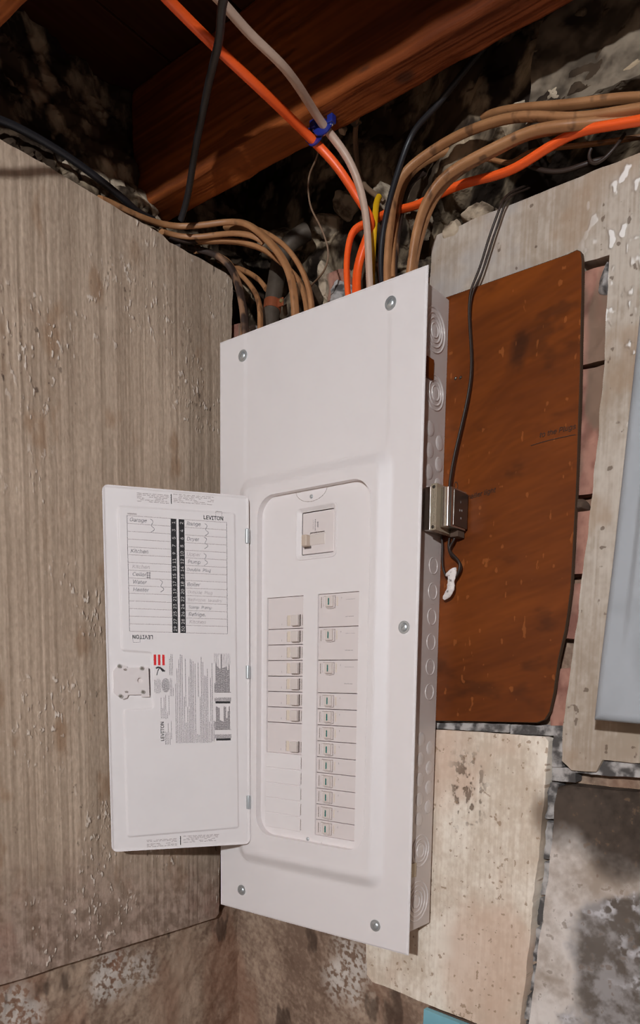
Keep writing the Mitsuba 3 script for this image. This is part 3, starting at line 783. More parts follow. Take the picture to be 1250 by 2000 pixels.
def breaker(units, zt, left, toggle_unit, label, group):
    b = thing('circuit_breaker', label, 'breaker', group)
    x0, x1 = (LX0, LX1) if left else (RX0, RX1)
    z1, z0 = zt, zt - units * U0
    body = rbox(x0 + 0.0005, x1 - 0.0005, YF, 0.030, z0 + 0.0003, z1 - 0.0006, 0.0005, 8)
    obj('body', body, BREAKER, b)
    zc = zt - (toggle_unit + 0.5) * U0
    f = YF - 0.00012

    def flat(xa, xb, za, zb, mat, nm, h=0.0):
        obj(nm, frame_y(quad_local(xa, xb, za, zb, -f + h)), mat, b)
    if left:
        obj('toggle', rbox(0.1662, 0.1808, -0.0032, 0.006, zc - 0.0088, zc + 0.0086, 0.0012, 8), TOGGLE, b, smooth=30)
        flat(0.1806, 0.1832, zc - 0.0092, zc + 0.009, GAP, 'toggle_gap')
        flat(0.1660, 0.1815, zc - 0.0104, zc - 0.0086, SLOT, 'toggle_gap', 0.00003)
        flat(0.1856, 0.1872, zc - 0.0086, zc + 0.0086, SLOT, 'rib_line')
        obj('window', rbox(0.1548, 0.1612, YF - 0.0008, YF + 0.002, zc - 0.0085, zc + 0.0085, 0.0006, 6), AMBER, b, smooth=30)
        flat(0.1538, 0.1545, zc - 0.0085, zc + 0.008, SLOT, 'rib_line')
        flat(0.1425, 0.1435, zc - 0.0075, zc - 0.0045, INKLINE, 'mark')
    else:
        poly = sg.Polygon([(0.2300, zc + 0.0088), (0.2300, zc - 0.0030), (0.2365, zc - 0.0098), (0.2445, zc - 0.0105), (0.2520, zc - 0.0092), (0.2520, zc + 0.0088)])
        obj('pocket', prism_y(poly.buffer(0.0006, quad_segs=3), YF - 0.00025, YF + 0.001), SLOT, b)
        tg = prism_y(poly.buffer(-0.0003, quad_segs=3), YF - 0.0018, YF + 0.001)
        obj('toggle_well', tg, BREAKER, b, smooth=30)
        obj('toggle', rbox(0.2368, 0.2505, -0.0038, 0.004, zc - 0.0080, zc + 0.0088, 0.0012, 8), TOGGLE, b, smooth=30)
        g = rbox(0.2424, 0.2446, -0.00415, -0.002, zc - 0.0050, zc + 0.0052, 0.0003, 6)
        obj('indicator', g, GREEN, b, label='green indicator strip')
        flat(0.2240, 0.2256, zc - 0.0086, zc + 0.0080, SLOT, 'rib_line')
        flat(0.2285, 0.2292, zc - 0.0070, zc + 0.0080, INKLINE, 'rib_line')
        obj('window', rbox(0.2548, 0.2572, YF - 0.0006, YF + 0.002, zc - 0.0065, zc + 0.0070, 0.0005, 6), AMBER, b)
        flat(0.2635, 0.2646, zc + 0.0035, zc + 0.0062, INKLINE, 'mark')
        if units == 2:
            flat(0.2720, 0.2900, zc + 0.0018, zc + 0.0024, INKLINE, 'mark')
            flat(0.2720, 0.2880, zc - 0.0240, zc - 0.0230, INKLINE, 'mark')
    return b


LG, RG = 'breakers in the left column', 'breakers in the right column'
ORD = ['first', 'second', 'third', 'fourth', 'fifth', 'sixth', 'seventh', 'eighth', 'ninth']
z = ZT
breaker(2, z, True, 1, 'tall white double breaker at the top of the left column', LG)
z -= 2 * U0
for i in range(6):
    breaker(1, z, True, 0, f'narrow white single breaker in the left column, {ORD[i]} below the top double breaker', LG)
    z -= U0
breaker(2, z, True, 1, 'tall white double breaker at the bottom of the left column, above the blank plates', LG)
z = ZT
for i in range(3):
    breaker(2, z, False, 0, f'tall white double breaker with green indicator, {ORD[i]} from the top of the right column', RG)
    z -= 2 * U0
for i in range(9):
    breaker(1, z, False, 0, f'narrow white breaker with green indicator in the right column, {ORD[i]} below the tall ones' if i < 8 else 'narrow white breaker with green indicator, lowest in the right column', RG)
    z -= U0

MAIN = thing('main_breaker', 'square white main breaker with beige switch in its frame above both columns', 'breaker')
obj('body', rbox(0.1825, 0.2455 + 0.0004, 0.0046, 0.030, 0.6035, 0.6670, 0.0012, 8), BREAKER, MAIN, smooth=30)
obj('toggle_well', rbox(0.1975, 0.2290, 0.0036, 0.01, 0.6160, 0.6340, 0.0016, 8), TOGGLE, MAIN, smooth=30)
obj('toggle', rbox(0.1880, 0.1985, -0.0050, 0.010, 0.6150, 0.6325, 0.0016, 8), HANDLE, MAIN, smooth=30, label='beige switch handle')
fl = lambda x0, x1, z0, z1: frame_y(quad_local(x0, x1, z0, z1, -0.0045))
obj('toggle_gap', cat_([fl(0.1870, 0.2010, 0.6120, 0.6152), fl(0.1983, 0.1998, 0.6135, 0.6350), frame_y(line_local(0.1990, 0.6353, 0.2270, 0.6355, 0.0014, -0.0044))]), GAP, MAIN)
obj('lettering', cat_([frame_y(line_local(x, z0 + k * 0.0022, x, z0 + k * 0.0022 + 0.0017, w, -0.0045)) for x, z0, w, n in ((0.2045, 0.6400, 0.0006, 7), (0.2085, 0.6385, 0.0014, 8), (0.2135, 0.6430, 0.0024, 4), (0.2120, 0.6240, 0.0016, 1)) for k in range(n)]), INKGREY, MAIN)

# ---------------------------------------------------------------- the open door
HX, HY = 0.0855, -0.0140
EX, EY = -0.0422, -0.2040
DV = np.array([HX - EX, HY - EY])
DW = float(np.hypot(*DV))
DV /= DW
DZ0, DZ1 = 0.1270, 0.7025
DM = np.eye(4)
DM[:3, 0], DM[:3, 1], DM[:3, 2], DM[:3, 3] = (DV[0], DV[1], 0), (0, 0, 1), (DV[1], -DV[0], 0), (EX, EY, 0)
TILT = math.radians(0.45)                                  # the door sags a little on its hinges
zm = (DZ0 + DZ1) / 2
TM = np.array([[math.cos(TILT), -math.sin(TILT), 0, DW - DW * math.cos(TILT) + zm * math.sin(TILT)], [math.sin(TILT), math.cos(TILT), 0, zm - DW * math.sin(TILT) - zm * math.cos(TILT)], [0, 0, 1, 0], [0, 0, 0, 1.0]])
DM = DM @ TM


def on_door(m):
    m = m.copy()
    m.apply_transform(DM)
    return m


DR = 0.0095
outline = rrect(0, DW, DZ0, DZ1, DR, 6)
press = sg.Polygon([(0.0225, 0.6720), (0.0235, 0.4505), (0.0690, 0.4480), (0.0705, 0.3600), (0.0240, 0.3570), (0.0255, 0.1500), (0.2090, 0.1560), (0.2060, 0.6740)]).buffer(-0.004).buffer(0.008, quad_segs=5).buffer(-0.004)


def door_front(s, z):
    h = 0.0023 * sstep(-0.0010, 0.0016, signed(press, s, z))
    e = np.minimum(np.minimum(s, DW - s), np.minimum(z - DZ0, DZ1 - z))
    return h + 0.0016 * sstep(0.0040, 0.0015, e)


ds, dz = np.linspace(0, DW, 216), np.linspace(DZ0, DZ1, 520)
dsheet = grid_solid(ds, dz, door_front, lambda s, z: 0 * s - 0.0016, lambda u, v, h: np.stack([u, v, h], -1))
dm = m3.Manifold(m3.Mesh(*merge(dsheet.vertices, dsheet.faces)))
oc = trimesh.creation.extrude_polygon(outline, 0.02, engine='earcut')
oc.apply_translation((0, 0, -0.01))
dmm = dm ^ m3.Manifold(m3.Mesh(*merge(oc.vertices, oc.faces)))
DOOR = obj('door', on_door(tri(dmm) if not dmm.is_empty() else dsheet), PAINT, PANEL, smooth=28, label='open white panel door with circuit chart and printing')
for z0, z1 in ((0.6275, 0.6510), (0.4080, 0.4300), (0.1880, 0.2110)):
    c = lathe([(0, z0), (0.0030, z0), (0.0038, z0 + 0.001), (0.0038, z1 - 0.001), (0.0030, z1), (0, z1)], 16, 'z', (0.2262, 0, 0))
    v = np.array(c.vertices)
    obj('hinge', on_door(trimesh.Trimesh(np.c_[v[:, 0], v[:, 2], v[:, 1] + 0.0006], c.faces[:, ::-1], process=False)), ZINC, DOOR, smooth=40)

# latch plate with four screws
ob = lambda *a, **k: on_door(rbox(*a, **k))
lp = m3.Manifold(m3.Mesh(*merge(*(lambda t: (t.vertices, t.faces))(trimesh.creation.extrude_polygon(
    sg.Polygon([(0.0105, 0.3850), (0.0105, 0.4180), (0.0165, 0.4255), (0.0225, 0.4280), (0.0300, 0.4255), (0.0300, 0.4230), (0.0630, 0.4240), (0.0640, 0.3790), (0.0535, 0.3785), (0.0535, 0.3825), (0.0310, 0.3820), (0.0290, 0.3770), (0.0230, 0.3750), (0.0170, 0.3785)]).buffer(0.001), 0.0046, engine='earcut')))))
hole = m3.Manifold.cylinder(0.02, 0.0043, 0.0043, 24).translate((0.0505, 0.4040, 0.001))
obj('latch_dark', on_door(quad_local(0.0458, 0.0552, 0.3995, 0.4085, 0.0009)), GAP, DOOR)  # dark sheet painting the shade at the bottom of the latch hole
LATCH = obj('latch', on_door(tri(lp - hole)), BREAKER, DOOR, label='white latch plate held by four screws')
for s, z_ in ((0.0192, 0.4262), (0.0535, 0.4232), (0.0200, 0.3790), (0.0545, 0.3858)):
    m = lathe([(0, 0.0082), (0.0020, 0.0080), (0.0031, 0.0068), (0.0035, 0.0046), (0.0035, 0.0), (0, 0.0)], 18, 'z')
    m.apply_translation((s, z_, 0.0003))
    obj('screw', on_door(m), CHROME, DOOR, smooth=40, label='shiny screw')
obj('latch_dark', on_door(rbox(0.0642, 0.0668, 0.3800, 0.4225, 0.0001, 0.0008, 0.0003, 6)), GAP, DOOR)
for s, z_ in ((0.0280, 0.4205), (0.0290, 0.3855)):
    obj('latch_dimple', on_door(rock((s, z_, 0.0046), (0.006, 0.004, 0.0012), 7, 2)), SLOT, DOOR)

# the chart and the printing
PH = 0.00235                                              # just proud of the pressed panel
CX0, CX1, CZ0, CZ1 = 0.0362, 0.1922, 0.4810, 0.6583
for x_ in (CX0, CX1):
    obj('chart_border', on_door(line_local(x_, CZ0, x_, CZ1, 0.0008, PH)), INKGREY, DOOR)
pitch = (CZ1 - CZ0) / 15
for i in range(16):
    zz = CZ1 - i * pitch
    obj('chart_rule', on_door(cat_([line_local(CX0, zz, 0.1030, zz, 0.0009, PH), line_local(0.1250, zz, CX1, zz, 0.0009, PH)])), INKLINE, DOOR)
for c, (a, b) in enumerate(((0.1030, 0.1119), (0.1155, 0.1244))):
    st = obj('number_strip', on_door(quad_local(a, b, CZ0 - 0.0005, CZ1, PH)), INK, DOOR, label='black strip of circuit numbers')
nums = []
for c, xr in enumerate((0.1100, 0.1225)):
    for i in range(15):
        t = meshkit.text_mesh(str(2 * i + 1 + c), 0.0050, 0.0001)
        t.apply_translation((-t.extents[0] / 2 - t.bounds[0][0], 0, 0))
        t.apply_transform(np.array([[0, -1, 0, xr], [1, 0, 0, CZ1 - (i + 0.5) * pitch], [0, 0, 1, PH + 0.0001], [0, 0, 0, 1.0]]))
        nums.append(t)
obj('circuit_numbers', on_door(cat_(nums)), INKWHITE, DOOR, label='white circuit numbers 1 to 30')
HAND_L = {0: ('Garage', 0.0395, 1), 4: ('Kitchen', 0.0400, 1), 6: ('Kitchen', 0.0420, 0), 7: ('Cellar', 0.0420, 1), 8: ('Water', 0.0420, 1), 9: ('Heater', 0.0425, 1)}
HAND_R = {0: ('Range', 0.1275, 1), 2: ('Dryer', 0.1275, 1), 4: ('Upper', 0.1270, 0), 5: ('Pump', 0.1285, 1), 6: ('Double  Plug', 0.1270, 1), 8: ('Boiler', 0.1270, 1), 9: ('Outside  Plug', 0.1275, 0), 10: ('Bathroom  laundry', 0.1275, 0), 11: ('Sump  Pump', 0.1285, 1), 12: ('Refrige.', 0.1285, 1), 13: ('Kitchen', 0.1295, 0)}
for table in (HAND_L, HAND_R):
    for i, (s, x, k) in table.items():
        t = text(s, 0.0056 if len(s) < 9 else 0.0047, x, CZ1 - (i + 0.72) * pitch, PH + 0.0001, 0, slant=0.18)
        obj('handwriting', on_door(t), PENCIL if k else INKLINE, DOOR)
obj('handwriting', on_door(cat_([line_local(0.0635, CZ1 - 7.25 * pitch, 0.0705, CZ1 - 7.25 * pitch, 0.001, PH), line_local(0.0640, CZ1 - 7.55 * pitch, 0.0700, CZ1 - 7.55 * pitch, 0.001, PH), line_local(0.0637, CZ1 - 7.85 * pitch, 0.0700, CZ1 - 7.85 * pitch, 0.001, PH), line_local(0.0655, CZ1 - 7.1 * pitch, 0.0655, CZ1 - 8.0 * pitch, 0.0009, PH), line_local(0.0690, CZ1 - 7.1 * pitch, 0.0690, CZ1 - 8.05 * pitch, 0.0009, PH)])), PENCIL, DOOR)
for x, i0, n in ((0.0715, 0.25, 1.7), (0.1565, 0.35, 1.6), (0.1555, 2.15, 1.5), (0.1545, 4.3, 1.6), (0.0845, 8.1, 1.6)):
    za, zb = CZ1 - i0 * pitch, CZ1 - (i0 + n) * pitch
    obj('bracket', on_door(stroke([(x, za), (x + 0.0035, za * 0.72 + zb * 0.28), (x + 0.0015, (za + zb) / 2), (x + 0.0050, za * 0.35 + zb * 0.65), (x + 0.0005, zb)], 0.0008, PH)), PENCIL, DOOR)
logo = [text('LEVITON', 0.0058, 0.1545, 0.6610, PH, 0, True, 0.0315), text('LEVITON', 0.0058, 0.0725, 0.4755, PH, 180, True, 0.0315), text('LEVITON', 0.0052, 0.0868, 0.3060, PH, 90, True, None)]
for t in logo:
    obj('logo', on_door(t), INK, DOOR, label='black maker lettering')
boxes = []
for x0, x1, z0, z1 in ((0.1745, 0.1845, 0.6665, 0.6745), (0.0412, 0.0520, 0.4640, 0.4710)):
    boxes += [line_local(x0, z0, x0, z1, 0.0005, PH), line_local(x1, z0, x1, z1, 0.0005, PH), line_local(x0, z0, x1, z0, 0.0005, PH), line_local(x0, z1, x1, z1, 0.0005, PH)]
obj('logo_outline', on_door(cat_(boxes)), INKGREY, DOOR)
rng = np.random.default_rng(11)


def fx(x):
    return 0.1083 + (290 + x / 7.353 - 344.5) / 72.5 * 0.0604


def fz(y):
    return 0.4470 - (1265 + y / 7.353 - 1276) / 174 * 0.1445


def fine(x, za, zb, w=0.0011, solid=0.82):
    """a line of print too small to read: runs of word-length dashes between za and zb"""
    out, zc = [], min(za, zb)
    while zc < max(za, zb) - 0.0008:
        n = min(rng.uniform(0.0012, 0.0042), max(za, zb) - zc)
        out.append(line_local(x, zc, x, zc + n * solid, w, PH))
        zc += n
    return out


pr = []
for x, y0, y1 in [(385, 500, 1360), (408, 290, 1360), (436, 160, 1360), (458, 85, 1360), (482, 95, 1360), (508, 690, 1360), (528, 145, 830), (531, 1060, 1360), (553, 830, 1360), (576, 400, 830), (578, 860, 1360), (598, 140, 1360), (618, 160, 1360), (640, 180, 1360), (666, 215, 1360), (690, 1230, 1360), (710, 200, 690),
                  (713, 1240, 1360), (736, 690, 1360), (755, 115, 1360), (778, 190, 1360), (800, 380, 1360), (822, 390, 1360), (843, 285, 1360), (868, 1050, 1360), (888, 415, 1050), (892, 1080, 1360), (911, 205, 1340), (932, 1040, 1345)]:
    pr += fine(fx(x), fz(y0), fz(y1))
for x, y0, y1 in [(305, 140, 380), (325, 80, 385), (345, 85, 385), (92, 440, 630), (112, 450, 640), (132, 435, 640), (152, 430, 640), (172, 450, 630), (312, 420, 680), (330, 430, 680), (352, 560, 680), (178, 700, 1000), (200, 850, 1000), (220, 690, 1000), (242, 660, 1010), (266, 900, 1000), (288, 670, 950),
                  (232, 1180, 1380), (250, 1200, 1380), (272, 1070, 1380), (296, 1200, 1380), (316, 1040, 1300)]:
    pr += fine(fx(x), fz(y0), fz(y1), 0.0010, 0.75)
obj('fine_print', on_door(cat_(pr)), INKGREY, DOOR, kind='stuff', label='grey lines of small upright print')
tb = []
for i, x in enumerate(range(945, 1185, 19)):
    tb += fine(fx(x), fz(62), fz((200, 250, 270, 280, 90, 260, 260, 250, 245, 300, 240, 230, 220)[i % 13]), 0.0005, 0.98)
    tb += fine(fx(x + 6), fz((490, 200, 250, 270, 280, 70, 270, 260, 250, 250, 300, 220, 620)[i % 13]), fz(632), 0.0019, 0.88)
    tb += fine(fx(x + 6), fz(700), fz(756), 0.0014, 0.9)
    tb += fine(fx(x + 6), fz((1050, 830, 840, 850, 1030, 1040, 1050, 830, 830, 1000, 900, 830, 1170)[i % 13]), fz(1178), 0.0019, 0.88)
    tb += fine(fx(x + 6), fz(1240), fz(1300), 0.0014, 0.9)
obj('fine_print', on_door(cat_(tb)), INKGREY, DOOR, kind='stuff', label='grey table of small upright print')
for q_ in ((955, 1175, 788, 758), (962, 1178, 1332, 1302)):
    obj('print_bar', on_door(quad_local(fx(q_[0]), fx(q_[1]), fz(q_[2]), fz(q_[3]), PH)), INK, DOOR)
obj('seal', on_door(cat_([t for x in range(195, 300, 14) for t in fine(fx(x), fz(525 - 100 * math.sqrt(max(0, 1 - ((x - 247) / 58) ** 2))), fz(525 + 105 * math.sqrt(max(0, 1 - ((x - 247) / 58) ** 2))), 0.0012, 0.8)])), INKGREY, DOOR, kind='stuff')
obj('warning_bars', on_door(cat_([quad_local(fx(x - 17), fx(x + 17), fz(245), fz(95), PH) for x in (103, 162, 222)])), INKRED, DOOR, label='three red warning bars')
obj('warning_sign', on_door(cat_([stroke([(fx(115), fz(290)), (fx(160), fz(275)), (fx(200), fz(300)), (fx(240), fz(330))], 0.0026, PH), stroke([(fx(165), fz(280)), (fx(140), fz(330)), (fx(125), fz(385))], 0.0012, PH), stroke([(fx(180), fz(290)), (fx(215), fz(335))], 0.002, PH)])), INK, DOOR)
tab = []
for x0, x1, zt_, zb_ in ((0.0520, 0.1010, 0.6950, 0.6805), (0.1080, 0.1720, 0.6975, 0.6835), (0.0560, 0.1050, 0.1440, 0.1310), (0.1155, 0.1770, 0.1475, 0.1350)):
    for k in range(6):
        zz = zt_ - (k + 0.5) * (zt_ - zb_) / 6
        xx = x0
        while xx < x1 - 0.002:
            n = rng.uniform(0.003, 0.009)
            if rng.random() < (0.9 if k in (0, 1, 5) else 0.62):
                tab.append(line_local(xx, zz, min(xx + n, x1), zz, 0.0011, 0.0003))
            xx += n + 0.0016
obj('fine_print', on_door(cat_(tab)), INKLINE, DOOR, kind='stuff', label='pale tables of tiny print along the door edges')
obj('print_bar', on_door(quad_local(0.1040, 0.1053, 0.6815, 0.6960, 0.0004)), INK, DOOR)
obj('print_bar', on_door(quad_local(0.1102, 0.1115, 0.1320, 0.1470, 0.0004)), INK, DOOR)
obj('fine_print', on_door(cat_([line_local(0.0370, 0.6612, 0.0510, 0.6612, 0.0022, PH)])), INKLINE, DOOR, kind='stuff')


# ---------------------------------------------------------------- cables, each one a thing: (path in metres)
PATHS = {
    'orange_main': [[0.2713, -0.418, 1.15], [0.2331, -0.3099, 1.175], [0.2273, -0.2154, 1.175], [0.2278, -0.1326, 1.172], [0.224, -0.03, 1.1708], [0.2458, 0.0, 1.1419], [0.2614, 0.03, 1.1094], [0.2716, 0.045, 1.0869], [0.2648, 0.055, 1.0774], [0.2486, 0.06, 1.0546], [0.2405, 0.06, 1.0317], [0.247, 0.05, 0.9857]],
    'white': [[0.3147, -0.408, 1.147], [0.2827, -0.2879, 1.17], [0.2832, -0.2673, 1.17], [0.2788, -0.2145, 1.17], [0.2775, -0.1482, 1.17], [0.2465, -0.035, 1.1792], [0.2604, -0.005, 1.1541], [0.272, 0.015, 1.1192], [0.2786, 0.025, 1.079], [0.2807, 0.03, 1.0389], [0.2824, 0.035, 0.9772]],
    'black_hang': [[-0.064, -1.6, 0.9], [-0.06, -1.1, 0.95], [-0.05, -0.8, 1.0], [0.02, -0.66, 1.03], [0.087, -0.574, 1.064], [0.087, -0.47, 1.114], [0.14, -0.45, 1.14], [0.24, -0.42, 1.145], [0.377, -0.3414, 1.12], [0.3317, -0.3072, 1.13], [0.2843, -0.27, 1.1379], [0.206, -0.21, 1.1645], [0.1246, -0.15, 1.1832], [0.0632, -0.11, 1.1749], [0.0064, -0.0708, 1.165], [-0.0379, -0.0492, 1.145]],
    'black_left': [[-0.085, -0.3483, 1.1566], [-0.085, -0.2998, 1.167], [-0.085, -0.2354, 1.1694], [-0.087, -0.1817, 1.1672], [-0.09, -0.1232, 1.161], [-0.095, -0.0975, 1.1594], [-0.1, -0.054, 1.1637]],
    'black_mid': [[0.4711, 0.06, 1.2589], [0.4368, 0.05, 1.232], [0.406, 0.045, 1.2071], [0.3718, 0.05, 1.1936], [0.3351, 0.06, 1.1854], [0.3153, 0.06, 1.1545], [0.3038, 0.055, 1.1172], [0.2958, 0.05, 1.0776], [0.2897, 0.05, 1.0375], [0.295, 0.05, 0.9794]],
    'orange_right': [[1.9, 0.12, 1.07], [1.2, 0.115, 1.07], [0.86, 0.108, 1.07], [0.6734, 0.07, 1.0748], [0.6469, 0.07, 1.0795], [0.6067, 0.07, 1.0894], [0.567, 0.072, 1.0974], [0.5254, 0.075, 1.0953], [0.4877, 0.08, 1.0927], [0.4477, 0.085, 1.0978], [0.3973, 0.09, 1.1079], [0.344, 0.095, 1.1108], [0.3108, 0.1, 1.1141], [0.2684, 0.1, 1.12], [0.2541, 0.08, 1.105], [0.2477, 0.06, 1.091], [0.239, 0.05, 1.0808], [0.2335, 0.045, 1.0603], [0.2341, 0.04, 1.0291], [0.243, 0.035, 0.974]],
    'yellow': [[0.2486, 0.1, 1.1487], [0.2547, 0.085, 1.1287], [0.2639, 0.07, 1.1044], [0.2696, 0.06, 1.0802], [0.2677, 0.06, 1.0487], [0.2683, 0.06, 0.9908]],
    'tan_top': [[1.9, 0.16, 1.1], [1.2, 0.145, 1.095], [0.86, 0.125, 1.09], [0.6675, 0.085, 1.1066], [0.6434, 0.085, 1.1145], [0.6122, 0.085, 1.1258], [0.5598, 0.085, 1.1418], [0.5096, 0.088, 1.1606], [0.4556, 0.1, 1.1843], [0.4099, 0.12, 1.2026]],
    'tan_mid': [[1.9, 0.14, 1.085], [1.2, 0.125, 1.08], [0.86, 0.11, 1.077], [0.6727, 0.07, 1.0861], [0.6491, 0.07, 1.092], [0.6122, 0.07, 1.1015], [0.5668, 0.07, 1.1154], [0.5255, 0.07, 1.1333], [0.4896, 0.07, 1.1473], [0.4499, 0.075, 1.1592], [0.4003, 0.08, 1.1668], [0.3594, 0.08, 1.1641], [0.3303, 0.075, 1.1543], [0.3128, 0.07, 1.1419], [0.3034, 0.065, 1.1201], [0.2998, 0.06, 1.0807], [0.299, 0.055, 1.0367], [0.303, 0.05, 0.9842]],
    'tan_front': [[1.9, 0.19, 1.085], [1.2, 0.17, 1.08], [0.86, 0.135, 1.077], [0.6757, 0.082, 1.0798], [0.6225, 0.078, 1.0936], [0.5878, 0.068, 1.0993], [0.5668, 0.055, 1.0985], [0.5229, 0.05, 1.1069], [0.4773, 0.045, 1.1046], [0.4339, 0.04, 1.0987], [0.3981, 0.035, 1.0865], [0.3785, 0.03, 1.0638], [0.3693, 0.025, 1.0351], [0.3621, 0.025, 1.0043], [0.3541, 0.03, 0.9718]],
    'tan_front2': [[1.9, 0.21, 1.075], [1.2, 0.19, 1.074], [0.86, 0.15, 1.075], [0.6729, 0.092, 1.0841], [0.6135, 0.086, 1.0974], [0.5768, 0.08, 1.1054], [0.5147, 0.065, 1.1144], [0.4698, 0.06, 1.1108], [0.4257, 0.055, 1.1041], [0.3942, 0.05, 1.0892], [0.3768, 0.045, 1.0667], [0.3675, 0.04, 1.039], [0.3616, 0.035, 1.0087], [0.3568, 0.035, 0.9764]],
    'tan_back': [[0.3934, 0.13, 1.1841], [0.3497, 0.125, 1.1859], [0.3106, 0.12, 1.1813], [0.293, 0.11, 1.1629], [0.2875, 0.1, 1.1315], [0.2913, 0.085, 1.0876], [0.2979, 0.07, 1.0434], [0.305, 0.06, 0.9981]],
    'tan_back2': [[0.3088, 0.135, 1.1801], [0.2902, 0.13, 1.1722], [0.2843, 0.12, 1.1492], [0.2834, 0.11, 1.1158], [0.2921, 0.09, 1.0752], [0.2985, 0.075, 1.0382], [0.3054, 0.065, 0.9964]],
    'tan_thin': [[0.411, 0.1, 1.1365], [0.4404, 0.1, 1.1294], [0.4701, 0.1, 1.115], [0.4922, 0.1, 1.1175], [0.5522, 0.11, 1.1089], [0.6471, 0.14, 1.1013], [0.7624, 0.2, 1.1173]],
    'bell_wire': [[0.4801, 0.13, 1.0966], [0.4769, 0.105, 1.0806], [0.4682, 0.085, 1.0626], [0.4631, 0.08, 1.0466], [0.4499, 0.08, 1.0164], [0.4369, 0.078, 0.9778], [0.427, 0.075, 0.9501], [0.4273, 0.075, 0.9039], [0.432, 0.075, 0.8481], [0.425, 0.074, 0.7939], [0.4124, 0.07, 0.7319], [0.4083, 0.066, 0.6781]],
    'bell_wire2': [[0.484, 0.13, 1.0926], [0.4786, 0.105, 1.0761], [0.4707, 0.088, 1.0606], [0.464, 0.086, 1.0451], [0.4529, 0.085, 1.0143], [0.4385, 0.083, 0.9747], [0.4273, 0.079, 0.9488], [0.4273, 0.078, 0.905], [0.432, 0.078, 0.849], [0.425, 0.077, 0.7947], [0.4123, 0.073, 0.7326], [0.4083, 0.069, 0.6787]],
    'loop_a': [[0.3926, 0.075, 0.6212], [0.395, 0.075, 0.601], [0.3969, 0.073, 0.5821], [0.4042, 0.072, 0.5629]],
    'loop_b': [[0.4156, 0.075, 0.621], [0.4102, 0.075, 0.6091], [0.407, 0.075, 0.6021], [0.4136, 0.073, 0.5932], [0.4238, 0.072, 0.5834], [0.4266, 0.072, 0.5759], [0.4239, 0.073, 0.5667], [0.4178, 0.074, 0.5584]],
    'loop_c': [[0.4036, 0.08, 0.6193], [0.4024, 0.08, 0.6062], [0.4073, 0.078, 0.5951], [0.4161, 0.078, 0.5877], [0.425, 0.078, 0.5782], [0.425, 0.077, 0.57], [0.4192, 0.076, 0.5601]],
    'tape': [[0.4126, 0.072, 0.5682], [0.4148, 0.07, 0.5611], [0.4143, 0.07, 0.5524], [0.4132, 0.071, 0.5437], [0.4073, 0.073, 0.5361], [0.3997, 0.076, 0.5308]],
    'L1': [[-0.085, -0.1701, 1.1374], [-0.085, -0.1351, 1.1418], [-0.082, -0.0947, 1.1441], [-0.075, -0.0314, 1.1567], [-0.0344, 0.0, 1.1588], [-0.0064, 0.02, 1.1623], [0.0254, 0.03, 1.1546], [0.0556, 0.035, 1.1335], [0.0954, 0.035, 1.0929], [0.1199, 0.035, 1.0571], [0.1322, 0.035, 1.0215], [0.1371, 0.035, 0.9765]],
    'L2': [[-0.0373, 0.05, 1.177], [0.0237, 0.05, 1.1561], [0.0721, 0.048, 1.1268], [0.1107, 0.045, 1.0939], [0.1393, 0.045, 1.0561], [0.1568, 0.045, 1.0183], [0.1626, 0.045, 0.981]],
    'L3': [[-0.085, -0.0504, 1.143], [-0.08, -0.0217, 1.1475], [-0.0597, 0.0, 1.1479], [-0.031, 0.02, 1.1505], [0.0076, 0.03, 1.1446], [0.0393, 0.04, 1.134], [0.0531, 0.05, 1.1236]],
    'L4': [[-0.085, -0.0004, 1.1502], [-0.0561, 0.02, 1.1489], [-0.0146, 0.04, 1.1442], [0.0238, 0.05, 1.1305], [0.0543, 0.055, 1.1127], [0.0842, 0.06, 1.0874], [0.1157, 0.06, 1.0576], [0.1352, 0.058, 1.024], [0.15, 0.05, 0.9823]],
    'L5': [[-0.09, -0.0132, 1.1398], [-0.085, 0.0346, 1.1503], [-0.0499, 0.05, 1.1333], [-0.0324, 0.06, 1.1138], [-0.0149, 0.06, 1.0797], [0.0012, 0.055, 1.0361], [0.0124, 0.05, 0.9819]],
    'L6': [[-0.0983, 0.09, 1.1614], [-0.045, 0.085, 1.1235], [-0.0074, 0.08, 1.0886], [0.0158, 0.075, 1.0585], [0.0268, 0.07, 1.0305], [0.0365, 0.06, 0.9875]],
    'L7': [[-0.0793, 0.11, 1.1525], [-0.0404, 0.11, 1.1296], [-0.0133, 0.108, 1.1097], [0.0081, 0.105, 1.0863]],
    'L8': [[-0.088, -0.0316, 1.1442], [-0.0708, 0.01, 1.1485], [-0.0395, 0.04, 1.1562], [0.0118, 0.05, 1.1464]],
    'L9': [[-0.09, 0.0272, 1.1454], [-0.0733, 0.06, 1.1506], [-0.0477, 0.07, 1.1334], [-0.035, 0.075, 1.1081], [-0.0174, 0.07, 1.0592], [-0.0048, 0.06, 0.9938]],
    'conduit': [[0.0541, 0.16, 1.1895], [0.0427, 0.15, 1.1805], [0.0277, 0.14, 1.166], [0.0176, 0.13, 1.1397], [0.0185, 0.12, 1.106], [0.0195, 0.11, 1.064], [0.0232, 0.1, 1.0004]],
    'thin_wire': [[0.209, -0.0, 1.1784], [0.1903, 0.01, 1.1696], [0.1741, 0.02, 1.1626], [0.1778, 0.02, 1.1254], [0.1944, 0.02, 1.0945], [0.2058, 0.025, 1.0664], [0.2061, 0.03, 1.0503], [0.1974, 0.035, 1.0367], [0.1691, 0.05, 1.0341], [0.1379, 0.07, 1.038]],
    'gray_drop': [[0.2808, 0.0, 1.2038], [0.2626, 0.02, 1.2053], [0.2386, 0.05, 1.2135], [0.2037, 0.1, 1.2276], [0.1881, 0.13, 1.2184], [0.2019, 0.13, 1.1944], [0.2295, 0.12, 1.1671], [0.2445, 0.12, 1.1521]],
